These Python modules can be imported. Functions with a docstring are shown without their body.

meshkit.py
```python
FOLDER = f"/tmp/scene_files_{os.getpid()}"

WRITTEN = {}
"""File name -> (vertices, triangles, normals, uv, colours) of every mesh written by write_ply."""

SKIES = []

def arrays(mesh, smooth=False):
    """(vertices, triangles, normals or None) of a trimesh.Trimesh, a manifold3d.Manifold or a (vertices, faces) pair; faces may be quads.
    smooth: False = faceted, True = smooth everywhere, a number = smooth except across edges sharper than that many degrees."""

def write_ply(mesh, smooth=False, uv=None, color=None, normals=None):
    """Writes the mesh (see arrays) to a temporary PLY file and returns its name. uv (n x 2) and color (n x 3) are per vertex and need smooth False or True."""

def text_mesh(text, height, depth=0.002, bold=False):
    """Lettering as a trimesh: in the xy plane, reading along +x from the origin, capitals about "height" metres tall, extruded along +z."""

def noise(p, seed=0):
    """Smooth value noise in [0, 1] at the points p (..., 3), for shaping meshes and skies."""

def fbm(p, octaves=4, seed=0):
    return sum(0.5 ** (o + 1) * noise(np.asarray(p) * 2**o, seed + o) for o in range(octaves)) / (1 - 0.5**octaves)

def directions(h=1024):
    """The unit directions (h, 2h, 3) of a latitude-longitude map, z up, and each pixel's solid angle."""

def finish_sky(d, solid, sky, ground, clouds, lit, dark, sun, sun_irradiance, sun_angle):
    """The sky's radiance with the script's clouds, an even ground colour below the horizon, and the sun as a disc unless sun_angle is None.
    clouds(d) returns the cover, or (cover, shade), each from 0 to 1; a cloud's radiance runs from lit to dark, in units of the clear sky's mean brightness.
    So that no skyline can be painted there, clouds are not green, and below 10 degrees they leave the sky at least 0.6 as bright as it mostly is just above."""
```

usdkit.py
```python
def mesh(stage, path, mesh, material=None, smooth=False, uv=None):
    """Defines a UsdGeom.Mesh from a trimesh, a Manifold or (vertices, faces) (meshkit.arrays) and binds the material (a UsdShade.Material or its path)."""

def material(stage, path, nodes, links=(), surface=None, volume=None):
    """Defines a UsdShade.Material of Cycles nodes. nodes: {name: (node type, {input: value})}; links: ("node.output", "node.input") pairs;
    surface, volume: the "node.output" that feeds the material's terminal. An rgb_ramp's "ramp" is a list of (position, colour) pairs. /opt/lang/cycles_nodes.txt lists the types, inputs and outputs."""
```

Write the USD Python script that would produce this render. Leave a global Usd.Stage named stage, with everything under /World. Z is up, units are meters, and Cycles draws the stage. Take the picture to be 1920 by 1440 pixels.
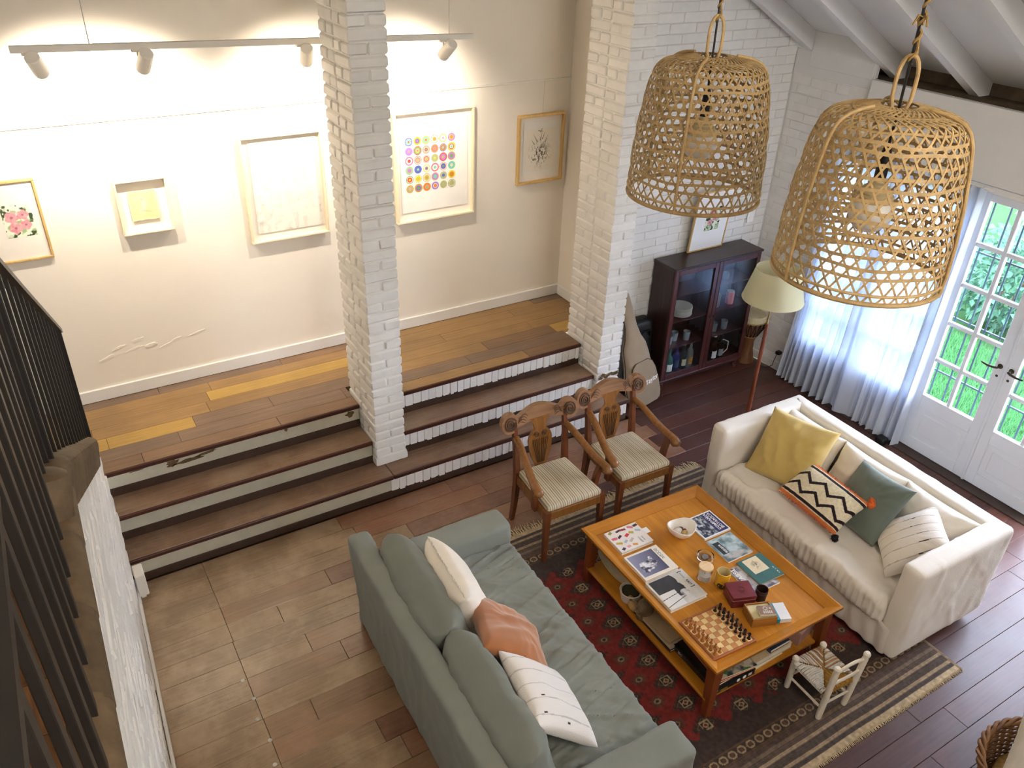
import math
import numpy as np
import trimesh
import manifold3d as m3
from shapely.geometry import Polygon, Point, box as sbox
from pxr import Usd, UsdGeom, UsdLux, UsdShade, Gf, Sdf, Vt
import usdkit
import meshkit
from meshkit import noise, fbm

stage = Usd.Stage.CreateInMemory()
UsdGeom.SetStageUpAxis(stage, UsdGeom.Tokens.z)
UsdGeom.SetStageMetersPerUnit(stage, 1.0)
UsdGeom.Xform.Define(stage, '/World')
UsdGeom.Scope.Define(stage, '/World/Looks')
rng = np.random.default_rng(7)
PI = math.pi

# ------------------------------------------------------------------ camera
CAM = UsdGeom.Camera.Define(stage, '/World/camera')
_right = (0.85492951, -0.51778882, 0.03146868)
_down = (-0.24730318, -0.46014945, -0.85270371)
_fwd = (0.45600074, 0.72121926, -0.52144616)
CAM.AddTransformOp().Set(Gf.Matrix4d(*_right, 0, *[-v for v in _down], 0, *[-v for v in _fwd], 0, 0, 0, 3.9, 1))
CAM.CreateHorizontalApertureAttr(36.0)
CAM.CreateVerticalApertureAttr(27.0)
CAM.CreateFocalLengthAttr(36.0 * 1518.5 / 1920.0)
CAM.CreateClippingRangeAttr(Gf.Vec2f(0.05, 200))
CAM.CreateExposureAttr(1.38)

# ------------------------------------------------------------------ light: overcast sky, unseen lamps and window behind the viewpoint
def S(r, g=None, b=None):
    """sRGB 0..255 (or a hex string) to linear"""
    if isinstance(r, str):
        r, g, b = (int(r[i:i + 2], 16) for i in (0, 2, 4))
    c = np.array([r, g, b], float) / 255.0
    return tuple(float(x) for x in np.where(c <= 0.04045, c / 12.92, ((c + 0.055) / 1.055) ** 2.4))

usdkit.material(stage, '/World/Looks/sky', {
    'tc': ('texture_coordinate', {}), 'sep': ('separate_xyz', {}),
    'r': ('rgb_ramp', {'ramp': [(0.0, (0.34, 0.35, 0.36)), (0.49, (0.60, 0.64, 0.72)), (0.53, (0.76, 0.82, 1.0)), (1.0, (0.66, 0.76, 1.0))]}),
    'mr': ('map_range', {'from_min': -1.0, 'from_max': 1.0}),
    'bg': ('background_shader', {'strength': 9.0})},
    [('tc.generated', 'sep.vector'), ('sep.z', 'mr.value'), ('mr.result', 'r.fac'), ('r.color', 'bg.color')], surface='bg.background')
DOME = UsdLux.DomeLight.Define(stage, '/World/sky_dome')
DOME.CreateIntensityAttr(1.0)
UsdShade.MaterialBindingAPI.Apply(DOME.GetPrim()).Bind(UsdShade.Material.Get(stage, '/World/Looks/sky'))

def sphere_lamp(path, loc, r, power, col):
    L = UsdLux.SphereLight.Define(stage, path)
    L.AddTranslateOp().Set(Gf.Vec3d(*loc))
    L.CreateRadiusAttr(r)
    L.CreateIntensityAttr(power)
    L.CreateColorAttr(Gf.Vec3f(*col))
    return L

# unseen ceiling lamps, out of view, placed to light the room from behind
sphere_lamp('/World/ceiling_lamp_light', (1.6, -1.4, 4.9), 0.30, 13.0, (1.0, 0.89, 0.78))
sphere_lamp('/World/ceiling_lamp_light_001', (3.9, -1.2, 4.4), 0.30, 13.0, (1.0, 0.90, 0.82))
# unseen window: out-of-view area light that sends daylight in from behind
RL = UsdLux.RectLight.Define(stage, '/World/gallery_window_light')
RL.AddTranslateOp().Set(Gf.Vec3d(3.0, -2.9, 3.9))
RL.AddRotateXYZOp().Set(Gf.Vec3f(90, 0, 0))
RL.CreateWidthAttr(3.4)
RL.CreateHeightAttr(1.6)
RL.CreateIntensityAttr(2.6)
RL.CreateColorAttr(Gf.Vec3f(0.92, 0.96, 1.0))

# ------------------------------------------------------------------ helpers: prims
_names = {}
def _path(parent, name):
    base = parent + '/' + name
    n = _names.get(base, -1) + 1
    _names[base] = n
    return base if n == 0 else '%s_%03d' % (base, n)

def keys(p, label=None, cat=None, group=None, kind=None):
    for k, v in (('label', label), ('category', cat), ('group', group), ('kind', kind)):
        if v:
            p.SetCustomDataByKey(k, v)
    return p

def thing(name, label=None, cat=None, loc=(0, 0, 0), rot=(0, 0, 0), group=None, kind=None):
    x = UsdGeom.Xform.Define(stage, _path('/World', name))
    x.AddTranslateOp().Set(Gf.Vec3d(*map(float, loc)))
    x.AddRotateXYZOp().Set(Gf.Vec3f(*map(float, rot)))
    return keys(x.GetPrim(), label, cat, group, kind)

def obj(name, mesh, mat, parent=None, smooth=35, cd=None, **kw):
    """one Mesh prim; parent None = directly under /World"""
    base = '/World' if parent is None else str(parent.GetPath())
    m = usdkit.mesh(stage, _path(base, name), mesh, MATS[mat] if isinstance(mat, str) else mat, smooth=smooth)
    if cd is not None:
        UsdGeom.PrimvarsAPI(m).CreatePrimvar('Cd', Sdf.ValueTypeNames.Color3fArray, 'vertex').Set(Vt.Vec3fArray.FromNumpy(np.asarray(cd, np.float32)))
    return keys(m.GetPrim(), **kw)

def dup(root, loc, rot=(0, 0, 0), label=None, group=None):
    was = root.GetCustomData()
    nm = root.GetName()
    if len(nm) > 4 and nm[-4] == '_' and nm[-3:].isdigit():
        nm = nm[:-4]
    r = thing(nm, label or was.get('label'), was.get('category'), loc, rot, group or was.get('group'), was.get('kind'))
    r.GetReferences().AddInternalReference(root.GetPath())
    r.SetInstanceable(True)
    return r

# ------------------------------------------------------------------ helpers: meshes
def join(*ms):
    ms = [m for m in ms if m is not None]
    vs, fs, n = [], [], 0
    for m in ms:
        v, f = (m.vertices, m.faces) if hasattr(m, 'faces') else m
        vs.append(np.asarray(v)); fs.append(np.asarray(f) + n); n += len(v)
    return trimesh.Trimesh(np.vstack(vs), np.vstack(fs), process=False)

def bx(x0, x1, y0, y1, z0, z1):
    m = trimesh.creation.box((x1 - x0, y1 - y0, z1 - z0))
    m.apply_translation(((x0 + x1) / 2, (y0 + y1) / 2, (z0 + z1) / 2))
    return m

def cham(x0, x1, y0, y1, z0, z1, c=0.004, jit=0.0, r=None):
    """box with all edges chamfered: 24 points, hull"""
    c = min(c, (x1 - x0) * .3, (y1 - y0) * .3, (z1 - z0) * .3)
    P = []
    for x, sx in ((x0, 1), (x1, -1)):
        for y, sy in ((y0, 1), (y1, -1)):
            for z, sz in ((z0, 1), (z1, -1)):
                P += [(x + sx * c, y + sy * c, z), (x + sx * c, y, z + sz * c), (x, y + sy * c, z + sz * c)]
    P = np.array(P)
    if jit:
        P = P + (r or rng).uniform(-jit, jit, P.shape)
    return hull(P)

def hull(P):
    h = m3.Manifold.hull_points(np.asarray(P, np.float64)).to_mesh()
    return trimesh.Trimesh(h.vert_properties[:, :3], h.tri_verts, process=False)

def tube(pts, r, n=8, cap=True, closed=False, flat=None):
    """sweep a circle (or an ellipse flat=(a,b) whose a lies along the first normal) along points"""
    P = np.asarray(pts, float)
    N = len(P)
    T = np.gradient(P, axis=0) if not closed else np.roll(P, -1, 0) - np.roll(P, 1, 0)
    T /= np.linalg.norm(T, axis=1, keepdims=True) + 1e-12
    u = np.cross(T[0], (0, 0, 1.0))
    if np.linalg.norm(u) < 1e-3:
        u = np.cross(T[0], (1.0, 0, 0))
    u /= np.linalg.norm(u)
    a = np.arange(n) * 2 * PI / n
    R = np.broadcast_to(np.asarray(r, float), (N,))
    V = []
    for i in range(N):
        u = u - T[i] * (u @ T[i]); u /= np.linalg.norm(u) + 1e-12
        w = np.cross(T[i], u)
        fa, fb = flat or (1, 1)
        V.append(P[i] + R[i] * (fa * np.cos(a)[:, None] * u + fb * np.sin(a)[:, None] * w))
    V = np.vstack(V)
    F = []
    for i in range(N if closed else N - 1):
        j = (i + 1) % N
        for k in range(n):
            l = (k + 1) % n
            F += [(i * n + k, i * n + l, j * n + l), (i * n + k, j * n + l, j * n + k)]
    if cap and not closed:
        V = np.vstack([V, P[0], P[-1]])
        c0, c1 = len(V) - 2, len(V) - 1
        for k in range(n):
            l = (k + 1) % n
            F += [(c0, l, k), (c1, (N - 1) * n + k, (N - 1) * n + l)]
    return trimesh.Trimesh(V, np.array(F), process=False)

def lathe(prof, n=32, sx=1, sy=1):
    """revolve (r, z) profile about z; closes at r=0"""
    prof = np.asarray(prof, float)
    a = np.arange(n) * 2 * PI / n
    V = np.vstack([np.c_[r * np.cos(a) * sx, r * np.sin(a) * sy, np.full(n, z)] for r, z in prof])
    F = []
    for i in range(len(prof) - 1):
        for k in range(n):
            l = (k + 1) % n
            F += [(i * n + k, i * n + l, (i + 1) * n + l), (i * n + k, (i + 1) * n + l, (i + 1) * n + k)]
    return trimesh.Trimesh(V, np.array(F), process=False)

def prism(poly, h, z=0.0):
    """extrude an xy polygon along z"""
    if not isinstance(poly, Polygon):
        poly = Polygon(poly)
    m = trimesh.creation.extrude_polygon(poly, h, engine='earcut')
    m.apply_translation((0, 0, z))
    return m

def tf(m, M=None, t=None):
    m = trimesh.Trimesh(np.array(m.vertices), np.array(m.faces), process=False)
    if M is not None:
        M = np.asarray(M, float)
        m.vertices = m.vertices @ M.T
        if np.linalg.det(M) < 0:
            m.faces = m.faces[:, ::-1]
    if t is not None:
        m.vertices = m.vertices + np.asarray(t, float)
    return m

def rotm(ax, deg):
    return trimesh.transformations.rotation_matrix(math.radians(deg), ax)[:3, :3]

XZ = np.array([[1, 0, 0], [0, 0, -1], [0, 1, 0]], float)   # xy drawing -> stands in xz, extruded towards -y
YZ = np.array([[0, 0, 1], [1, 0, 0], [0, 1, 0]], float)    # xy drawing -> yz, extruded along +x

def softbox(x0, x1, y0, y1, z0, z1, r, e, amp=0.0, sc=6.0, seed=0, fn=None, ridge=False):
    """rounded, subdivided and slightly wrinkled box"""
    L = np.array([x1 - x0, y1 - y0, z1 - z0]); ctr = np.array([x0 + x1, y0 + y1, z0 + z1]) / 2
    n = np.maximum(2, np.ceil(L / e).astype(int))
    Vs, Fs, off = [], [], 0
    for ax in range(3):
        b, c = (ax + 1) % 3, (ax + 2) % 3
        for s in (-1, 1):
            B, C = np.meshgrid(np.linspace(-.5, .5, n[b] + 1) * L[b], np.linspace(-.5, .5, n[c] + 1) * L[c], indexing='ij')
            V = np.zeros((B.size, 3)); V[:, ax] = s * L[ax] / 2; V[:, b] = B.ravel(); V[:, c] = C.ravel()
            I = np.arange(B.size).reshape(B.shape)
            q = np.stack([I[:-1, :-1], I[1:, :-1], I[1:, 1:], I[:-1, 1:]], -1).reshape(-1, 4)
            if s < 0:
                q = q[:, ::-1]
            Fs.append(np.vstack([q[:, [0, 1, 2]], q[:, [0, 2, 3]]]) + off); Vs.append(V); off += len(V)
    m = trimesh.Trimesh(np.vstack(Vs), np.vstack(Fs), process=False)
    m.merge_vertices(digits_vertex=6)
    V = np.array(m.vertices)
    Q = np.clip(V, -(L / 2 - r), L / 2 - r)
    D = V - Q
    ln = np.linalg.norm(D, axis=1, keepdims=True)
    N = D / np.maximum(ln, 1e-9)
    V = Q + N * r
    P = V + ctr
    if amp:
        w = fbm(P * sc + seed * 3.1, 3, seed) - 0.5
        if ridge:
            w = 0.5 - np.abs(2 * fbm(P * sc + seed * 3.1, 3, seed) - 1) * 1.5
        P = P + N * (amp * w)[:, None]
    if fn is not None:
        P = fn(P, N)
    return trimesh.Trimesh(P, m.faces, process=False)

def pillow(w, h, t, n=34, pinch=0.07, seed=0, wr=0.012, sag=0.0, puff=0.45, pw=2.8):
    """cushion in local xy (w along x, h along y), thickness along z"""
    u = np.linspace(-1, 1, n + 1)
    U, V = np.meshgrid(u, u, indexing='ij')
    prof = np.clip((1 - np.abs(U) ** pw), 0, 1) * np.clip((1 - np.abs(V) ** pw), 0, 1)
    X = U * w / 2 * (1 - pinch * (1 - V ** 2)); Y = V * h / 2 * (1 - pinch * (1 - U ** 2))
    out, fac, off = [], [], 0
    I = np.arange((n + 1) ** 2).reshape(n + 1, n + 1)
    q = np.stack([I[:-1, :-1], I[1:, :-1], I[1:, 1:], I[:-1, 1:]], -1).reshape(-1, 4)
    for s in (1, -1):
        Z = s * t / 2 * prof ** puff
        P3 = np.stack([X * 5, Y * 5, np.full_like(X, s * 2.0 + seed)], -1)
        ang = np.arctan2(np.abs(Y), np.abs(X) + 1e-6)
        edge = np.sqrt(U ** 2 + V ** 2) / 1.41
        wrk = (fbm(P3, 3, seed) - 0.5) * 2 + 0.3 * np.sin(ang * 17 + seed + 3 * noise(P3 * .6, 2)) * edge ** 2
        ridge = 0.5 - np.abs(2 * noise(np.stack([X * 9 + Y * 3, Y * 5 - X * 2, np.full_like(X, seed + s * 4.0)], -1), seed) - 1)
        Z = Z + s * (wr * wrk + wr * 1.2 * ridge) * prof ** .5 - sag * (Y / h) ** 2
        out.append(np.stack([X, Y, Z], -1).reshape(-1, 3))
        qq = q if s > 0 else q[:, ::-1]
        fac.append(np.vstack([qq[:, [0, 1, 2]], qq[:, [0, 2, 3]]]) + off); off += len(out[-1])
    m = trimesh.Trimesh(np.vstack(out), np.vstack(fac), process=False)
    m.merge_vertices(digits_vertex=6)
    return m

def frame3(xdir, ydir):
    """columns: local x, y, z in world; y is made perpendicular"""
    x = np.asarray(xdir, float); x /= np.linalg.norm(x)
    y = np.asarray(ydir, float); y -= x * (x @ y); y /= np.linalg.norm(y)
    return np.stack([x, y, np.cross(x, y)], 1)

def grid(w, h, nx, ny, fn, thick=0.0):
    """flat xy panel centred on the origin with a colour per vertex: fn(u, v) in metres from the lower left -> (..., 3) linear"""
    U, V = np.meshgrid(np.linspace(0, w, nx + 1), np.linspace(0, h, ny + 1), indexing='ij')
    I = np.arange(U.size).reshape(U.shape)
    q = np.stack([I[:-1, :-1], I[1:, :-1], I[1:, 1:], I[:-1, 1:]], -1).reshape(-1, 4)
    P = np.stack([U - w / 2, V - h / 2, np.zeros_like(U)], -1).reshape(-1, 3)
    C = np.asarray(fn(U, V)).reshape(-1, 3)
    return (P, np.vstack([q[:, [0, 1, 2]], q[:, [0, 2, 3]]])), C

def lerp(a, b, t):
    t = np.asarray(t)[..., None]
    return np.asarray(a) * (1 - t) + np.asarray(b) * t

def const(U, c):
    return np.broadcast_to(np.asarray(c, float), U.shape + (3,)).copy()

# ------------------------------------------------------------------ materials
MATS = {}
def mat(name, col, rough=0.6, spec=0.4, var=0.12, vs=8.0, bump=0.0, bs=40.0, bd=0.004, space='object', coat=0.0, sheen=0.0, trans=0.0, metal=0.0, rvar=0.12, detail=4.0, stretch=None):
    """one colour with noise variation and noise relief; rvar: lightness differs from piece to piece"""
    col = np.asarray(col, float)
    nodes = {'tc': ('texture_coordinate', {}), 'oi': ('object_info', {}),
             'n': ('noise_texture', {'scale': vs, 'detail': detail, 'roughness': 0.6}),
             'r': ('rgb_ramp', {'ramp': [(0.25, tuple(col * (1 - var))), (0.75, tuple(np.minimum(col * (1 + var), 1)))]}),
             'mr': ('map_range', {'to_min': 1 - rvar, 'to_max': 1 + rvar}),
             'h': ('hsv', {}),
             'p': ('principled_bsdf', {'roughness': rough, 'specular_ior_level': spec, 'coat_weight': coat, 'sheen_weight': sheen, 'metallic': metal})}
    links = [('r.color', 'h.color'), ('oi.random', 'mr.value'), ('mr.result', 'h.value'), ('h.color', 'p.base_color'), ('n.fac', 'r.fac')]
    src = 'tc.' + space
    if stretch is not None:
        nodes['mp'] = ('mapping', {'scale': stretch})
        links += [(src, 'mp.vector')]
        src = 'mp.vector'
    links += [(src, 'n.vector')]
    if bump:
        nodes['bn'] = ('noise_texture', {'scale': bs, 'detail': 3.0})
        nodes['b'] = ('bump', {'strength': bump, 'distance': bd})
        links += [(src, 'bn.vector'), ('bn.fac', 'b.height'), ('b.normal', 'p.normal')]
    out = 'p.BSDF'
    if trans:
        nodes['tl'] = ('translucent_bsdf', {}) if False else ('diffuse_bsdf', {})
    MATS[name] = usdkit.material(stage, '/World/Looks/' + name, nodes, links, surface=out)
    return MATS[name]

def wood(name, c0, c1, rough=0.35, spec=0.5, axis=0, grain=60.0, long=2.5, rvar=0.18, bump=0.08, coat=0.0, wear=None, wearcol=None, crough=0.15):
    sc = [grain] * 3; sc[axis] = long
    nodes = {'tc': ('texture_coordinate', {}), 'oi': ('object_info', {}),
             'mul': ('math', {'math_type': 'multiply', 'value2': 37.0}), 'loc': ('combine_xyz', {}),
             'mp': ('mapping', {'scale': tuple(sc)}),
             'n': ('noise_texture', {'scale': 1.0, 'detail': 5.0, 'roughness': 0.62, 'distortion': 0.6}),
             'r': ('rgb_ramp', {'ramp': [(0.28, c0), (0.55, tuple((np.array(c0) + np.array(c1)) / 2)), (0.75, c1)]}),
             'n2': ('noise_texture', {'scale': 3.0, 'detail': 3.0}),
             'mr2': ('map_range', {'from_min': 0.3, 'from_max': 0.7, 'to_min': 0.86, 'to_max': 1.14}),
             'mr': ('map_range', {'to_min': 1 - rvar, 'to_max': 1 + rvar}),
             'mm': ('math', {'math_type': 'multiply'}),
             'h': ('hsv', {}),
             'rr': ('map_range', {'to_min': rough * 0.8, 'to_max': rough * 1.25}),
             'b': ('bump', {'strength': bump, 'distance': 0.002}),
             'p': ('principled_bsdf', {'specular_ior_level': spec, 'coat_weight': coat, 'coat_roughness': crough})}
    links = [('tc.object', 'mp.vector'), ('oi.random', 'mul.value1'), ('mul.value', 'loc.x'), ('mul.value', 'loc.y'), ('loc.vector', 'mp.location'),
             ('mp.vector', 'n.vector'), ('n.fac', 'r.fac'), ('r.color', 'h.color'), ('oi.random', 'mr.value'), ('tc.object', 'n2.vector'), ('n2.fac', 'mr2.value'),
             ('mr.result', 'mm.value1'), ('mr2.result', 'mm.value2'), ('mm.value', 'h.value'), ('n2.fac', 'rr.value'), ('rr.result', 'p.roughness'),
             ('n.fac', 'b.height'), ('b.normal', 'p.normal')]
    last = 'h.color'
    if wear:
        nodes['nw'] = ('noise_texture', {'scale': wear, 'detail': 6.0, 'roughness': 0.7})
        nodes['rw'] = ('rgb_ramp', {'ramp': [(0.45, (0, 0, 0)), (0.72, (1, 1, 1))]})
        nodes['mx'] = ('mix', {'color2': wearcol})
        links += [('tc.object', 'nw.vector'), ('nw.fac', 'rw.fac'), ('rw.color', 'mx.fac'), ('h.color', 'mx.color1')]
        last = 'mx.color'
    links.append((last, 'p.base_color'))
    MATS[name] = usdkit.material(stage, '/World/Looks/' + name, nodes, links, surface='p.BSDF')

def vcol(name, rough=0.6, spec=0.4, bump=0.0, bs=300.0, bd=0.002, sheen=0.0, coat=0.0):
    nodes = {'a': ('attribute', {'attribute': 'Cd'}), 'tc': ('texture_coordinate', {}),
             'p': ('principled_bsdf', {'roughness': rough, 'specular_ior_level': spec, 'sheen_weight': sheen, 'coat_weight': coat})}
    links = [('a.color', 'p.base_color')]
    if bump:
        nodes['bn'] = ('noise_texture', {'scale': bs, 'detail': 2.0}); nodes['b'] = ('bump', {'strength': bump, 'distance': bd})
        links += [('tc.object', 'bn.vector'), ('bn.fac', 'b.height'), ('b.normal', 'p.normal')]
    MATS[name] = usdkit.material(stage, '/World/Looks/' + name, nodes, links, surface='p.BSDF')

def thin(name, col, trans_col, mixf=0.5, alpha=0.0, rough=0.8):
    """cloth that lets light through: diffuse + translucent (+ see-through share)"""
    nodes = {'d': ('principled_bsdf', {'base_color': col, 'roughness': rough, 'specular_ior_level': 0.1}),
             't': ('translucent_bsdf', {'color': trans_col}), 'm': ('mix_closure', {'fac': mixf})}
    links = [('d.BSDF', 'm.closure1'), ('t.BSDF', 'm.closure2')]
    out = 'm.closure'
    if alpha:
        nodes['tr'] = ('transparent_bsdf', {'color': (1, 1, 1)}); nodes['m2'] = ('mix_closure', {'fac': alpha})
        links += [('m.closure', 'm2.closure1'), ('tr.BSDF', 'm2.closure2')]
        out = 'm2.closure'
    MATS[name] = usdkit.material(stage, '/World/Looks/' + name, nodes, links, surface=out)

def pane(name, tint=(0.97, 0.99, 1.0), boost=1.0):
    nodes = {'f': ('fresnel', {'IOR': 1.5}), 't': ('transparent_bsdf', {'color': tint}), 'g': ('glossy_bsdf', {'color': (1, 1, 1), 'roughness': 0.02}), 'm': ('mix_closure', {}),
             'mu': ('math', {'math_type': 'multiply', 'value2': boost}), 'ge': ('geometry', {}), 'fr': ('math', {'math_type': 'subtract', 'value1': 1.0}), 'mb': ('math', {'math_type': 'multiply'})}
    links = [('f.fac', 'mu.value1'), ('ge.backfacing', 'fr.value2'), ('mu.value', 'mb.value1'), ('fr.value', 'mb.value2'), ('mb.value', 'm.fac'), ('t.BSDF', 'm.closure1'), ('g.BSDF', 'm.closure2')]
    MATS[name] = usdkit.material(stage, '/World/Looks/' + name, nodes, links, surface='m.closure')

mat('plaster', S(236, 228, 214), rough=0.85, spec=0.2, var=0.03, vs=1.6, bump=0.25, bs=3.0, bd=0.02, rvar=0.0)
mat('white_paint', S(232, 229, 222), rough=0.55, spec=0.35, var=0.03, vs=5, bump=0.12, bs=26, bd=0.004, rvar=0.03)
mat('brick_paint', S(233, 230, 224), rough=0.6, spec=0.3, var=0.04, vs=12, bump=0.35, bs=45, bd=0.004, rvar=0.03)
mat('mortar_paint', S(228, 225, 219), rough=0.8, spec=0.2, var=0.05, vs=14, bump=0.4, bs=60, bd=0.004)
mat('cream_riser', S(182, 176, 156), rough=0.6, spec=0.3, var=0.10, vs=9, bump=0.2, bs=30, bd=0.004)
mat('dark_skirting', S(62, 44, 33), rough=0.4, spec=0.4, var=0.25, vs=14, bump=0.15)
mat('peeled', S(104, 82, 58), rough=0.9, spec=0.1, var=0.35, vs=40, bump=0.5, bs=90)
mat('ceiling_paint', S(228, 226, 222), rough=0.7, spec=0.2, var=0.03, vs=4, rvar=0.02)
mat('black_iron', S(36, 32, 28), rough=0.42, spec=0.5, var=0.2, vs=30, rvar=0.05)
mat('teal_iron', S(26, 46, 56), rough=0.5, spec=0.4, var=0.15, vs=30)
mat('terracotta', S(102, 84, 61), rough=0.65, spec=0.35, var=0.3, vs=16, bump=0.3, bs=60, rvar=0.2)
mat('bronze', S(70, 62, 50), rough=0.4, spec=0.5, metal=0.6, var=0.2)
mat('white_metal', S(232, 226, 214), rough=0.4, spec=0.5, var=0.02)
mat('black_plastic', S(24, 23, 23), rough=0.5, spec=0.4, var=0.1)
mat('dark_void', S(112, 98, 80), rough=0.95, spec=0.05, var=0.4, vs=9)  # dark colour stands in for the shade inside the eaves gap
mat('steel_wire', S(196, 190, 178), rough=0.4, spec=0.5, var=0.02)
pane('glass', boost=0.8)
pane('cabinet_glass', tint=(0.93, 0.95, 0.95), boost=1.6)
wood('floor_a', S(120, 80, 56), S(146, 102, 74), rough=0.34, spec=0.5, axis=0, rvar=0.10, wear=2.2, wearcol=S(156, 118, 88), coat=.55, crough=.17)
wood('floor_b', S(106, 66, 48), S(132, 88, 64), rough=0.34, spec=0.5, axis=0, rvar=0.10, wear=2.6, wearcol=S(142, 104, 78), coat=.55, crough=.17)
wood('floor_c', S(124, 94, 66), S(150, 116, 84), rough=0.34, spec=0.5, axis=0, rvar=0.10, wear=2.0, wearcol=S(162, 124, 94), coat=.55, crough=.17)
wood('floor_worn', S(130, 103, 74), S(158, 128, 94), rough=0.36, spec=0.5, axis=0, rvar=0.08, wear=3.0, wearcol=S(172, 148, 116), coat=.5, crough=.19)
wood('floor_dark', S(66, 36, 29), S(92, 54, 43), rough=0.42, spec=0.4, axis=0, rvar=0.10, wear=2.4, wearcol=S(88, 60, 50), coat=.16, crough=.22)
wood('floor_dark_red', S(78, 42, 32), S(106, 62, 48), rough=0.42, spec=0.4, axis=0, rvar=0.10, wear=2.4, wearcol=S(96, 66, 54), coat=.16, crough=.22)
wood('deck_a', S(138, 106, 66), S(168, 132, 84), rough=0.42, spec=0.4, axis=0, rvar=0.10, coat=.2)
wood('deck_b', S(116, 88, 64), S(146, 114, 84), rough=0.42, spec=0.4, axis=0, rvar=0.10, coat=.2)
wood('deck_yellow', S(172, 136, 66), S(198, 160, 86), rough=0.42, spec=0.4, axis=0, rvar=0.06, coat=.2)
wood('deck_grey', S(112, 90, 72), S(140, 114, 92), rough=0.42, spec=0.4, axis=0, rvar=0.08, coat=.2)
wood('tread_wood', S(106, 78, 58), S(138, 106, 78), rough=0.34, spec=0.5, axis=0, rvar=0.10, wear=2.0, wearcol=S(148, 124, 98), coat=.5, crough=.18)
wood('nosing_wood', S(54, 26, 18), S(80, 40, 26), rough=0.35, spec=0.4, axis=0)
wood('landing_wood', S(92, 62, 38), S(126, 88, 54), rough=0.6, spec=0.2, axis=1)

# ================================================================== SETTING
XR, YB, YA = 5.81, 5.80, 4.92          # door wall, gallery wall, alcove brick wall
COURSE = 0.0735
def plank_piece(x0, x1, y0, y1, z, t=0.024, c=0.0014):
    return cham(x0, x1, y0, y1, z - t, z, c)

# ---- lower floor
floor = thing('floor', 'worn reddish brown plank floor of the sunken living room', 'floor', kind='structure')
obj('subfloor', bx(-2.2, 6.0, -3.0, 4.6, -0.12, -0.026), 'dark_skirting', floor)
PITCH = 0.153
r1 = np.random.default_rng(11)
y = 4.42
row = 0
while y > -0.2:
    y0 = y - PITCH + 0.0018
    # short boards beside the parapet wall
    wl = -0.1 - (4.45 - y) * 0.0455
    x_seam = 0.402 + r1.uniform(-.003, .003)
    if y > 0.9:
        obj('plank', plank_piece(-0.12, x_seam - 0.002, y0, y, 0.0), 'floor_worn', floor)
    x = x_seam
    first = True
    while x < 5.80:
        L = r1.uniform(0.7, 1.9) * (r1.uniform(.3, 1) if first else 1)
        x1 = min(5.80, x + L)
        if 5.80 - x1 < 0.3:
            x1 = 5.80
        xm = (x + x1) / 2
        if xm < 1.3:
            m_ = ['floor_worn', 'floor_c', 'floor_worn', 'floor_c'][r1.integers(4)]
        elif xm > 3.6 or (xm > 2.0 and y < 1.6):
            m_ = ['floor_dark', 'floor_dark_red', 'floor_dark'][r1.integers(3)]
        else:
            m_ = ['floor_a', 'floor_b', 'floor_a', 'floor_a'][r1.integers(4)]
        obj('plank', plank_piece(x, x1 - 0.002, y0, y, 0.0), m_, floor)
        x = x1; first = False
    y -= PITCH; row += 1
for k, yy in enumerate((3.06, 2.9, 2.75, 2.6, 3.35, 3.2)):
    obj('nail_head', tf(lathe([(0, .0022), (.009, .002), (.012, 0), (0, 0)], 10), t=(0.375 + 0.02 * (k % 2), yy, 0)), 'steel_wire', floor)

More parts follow.
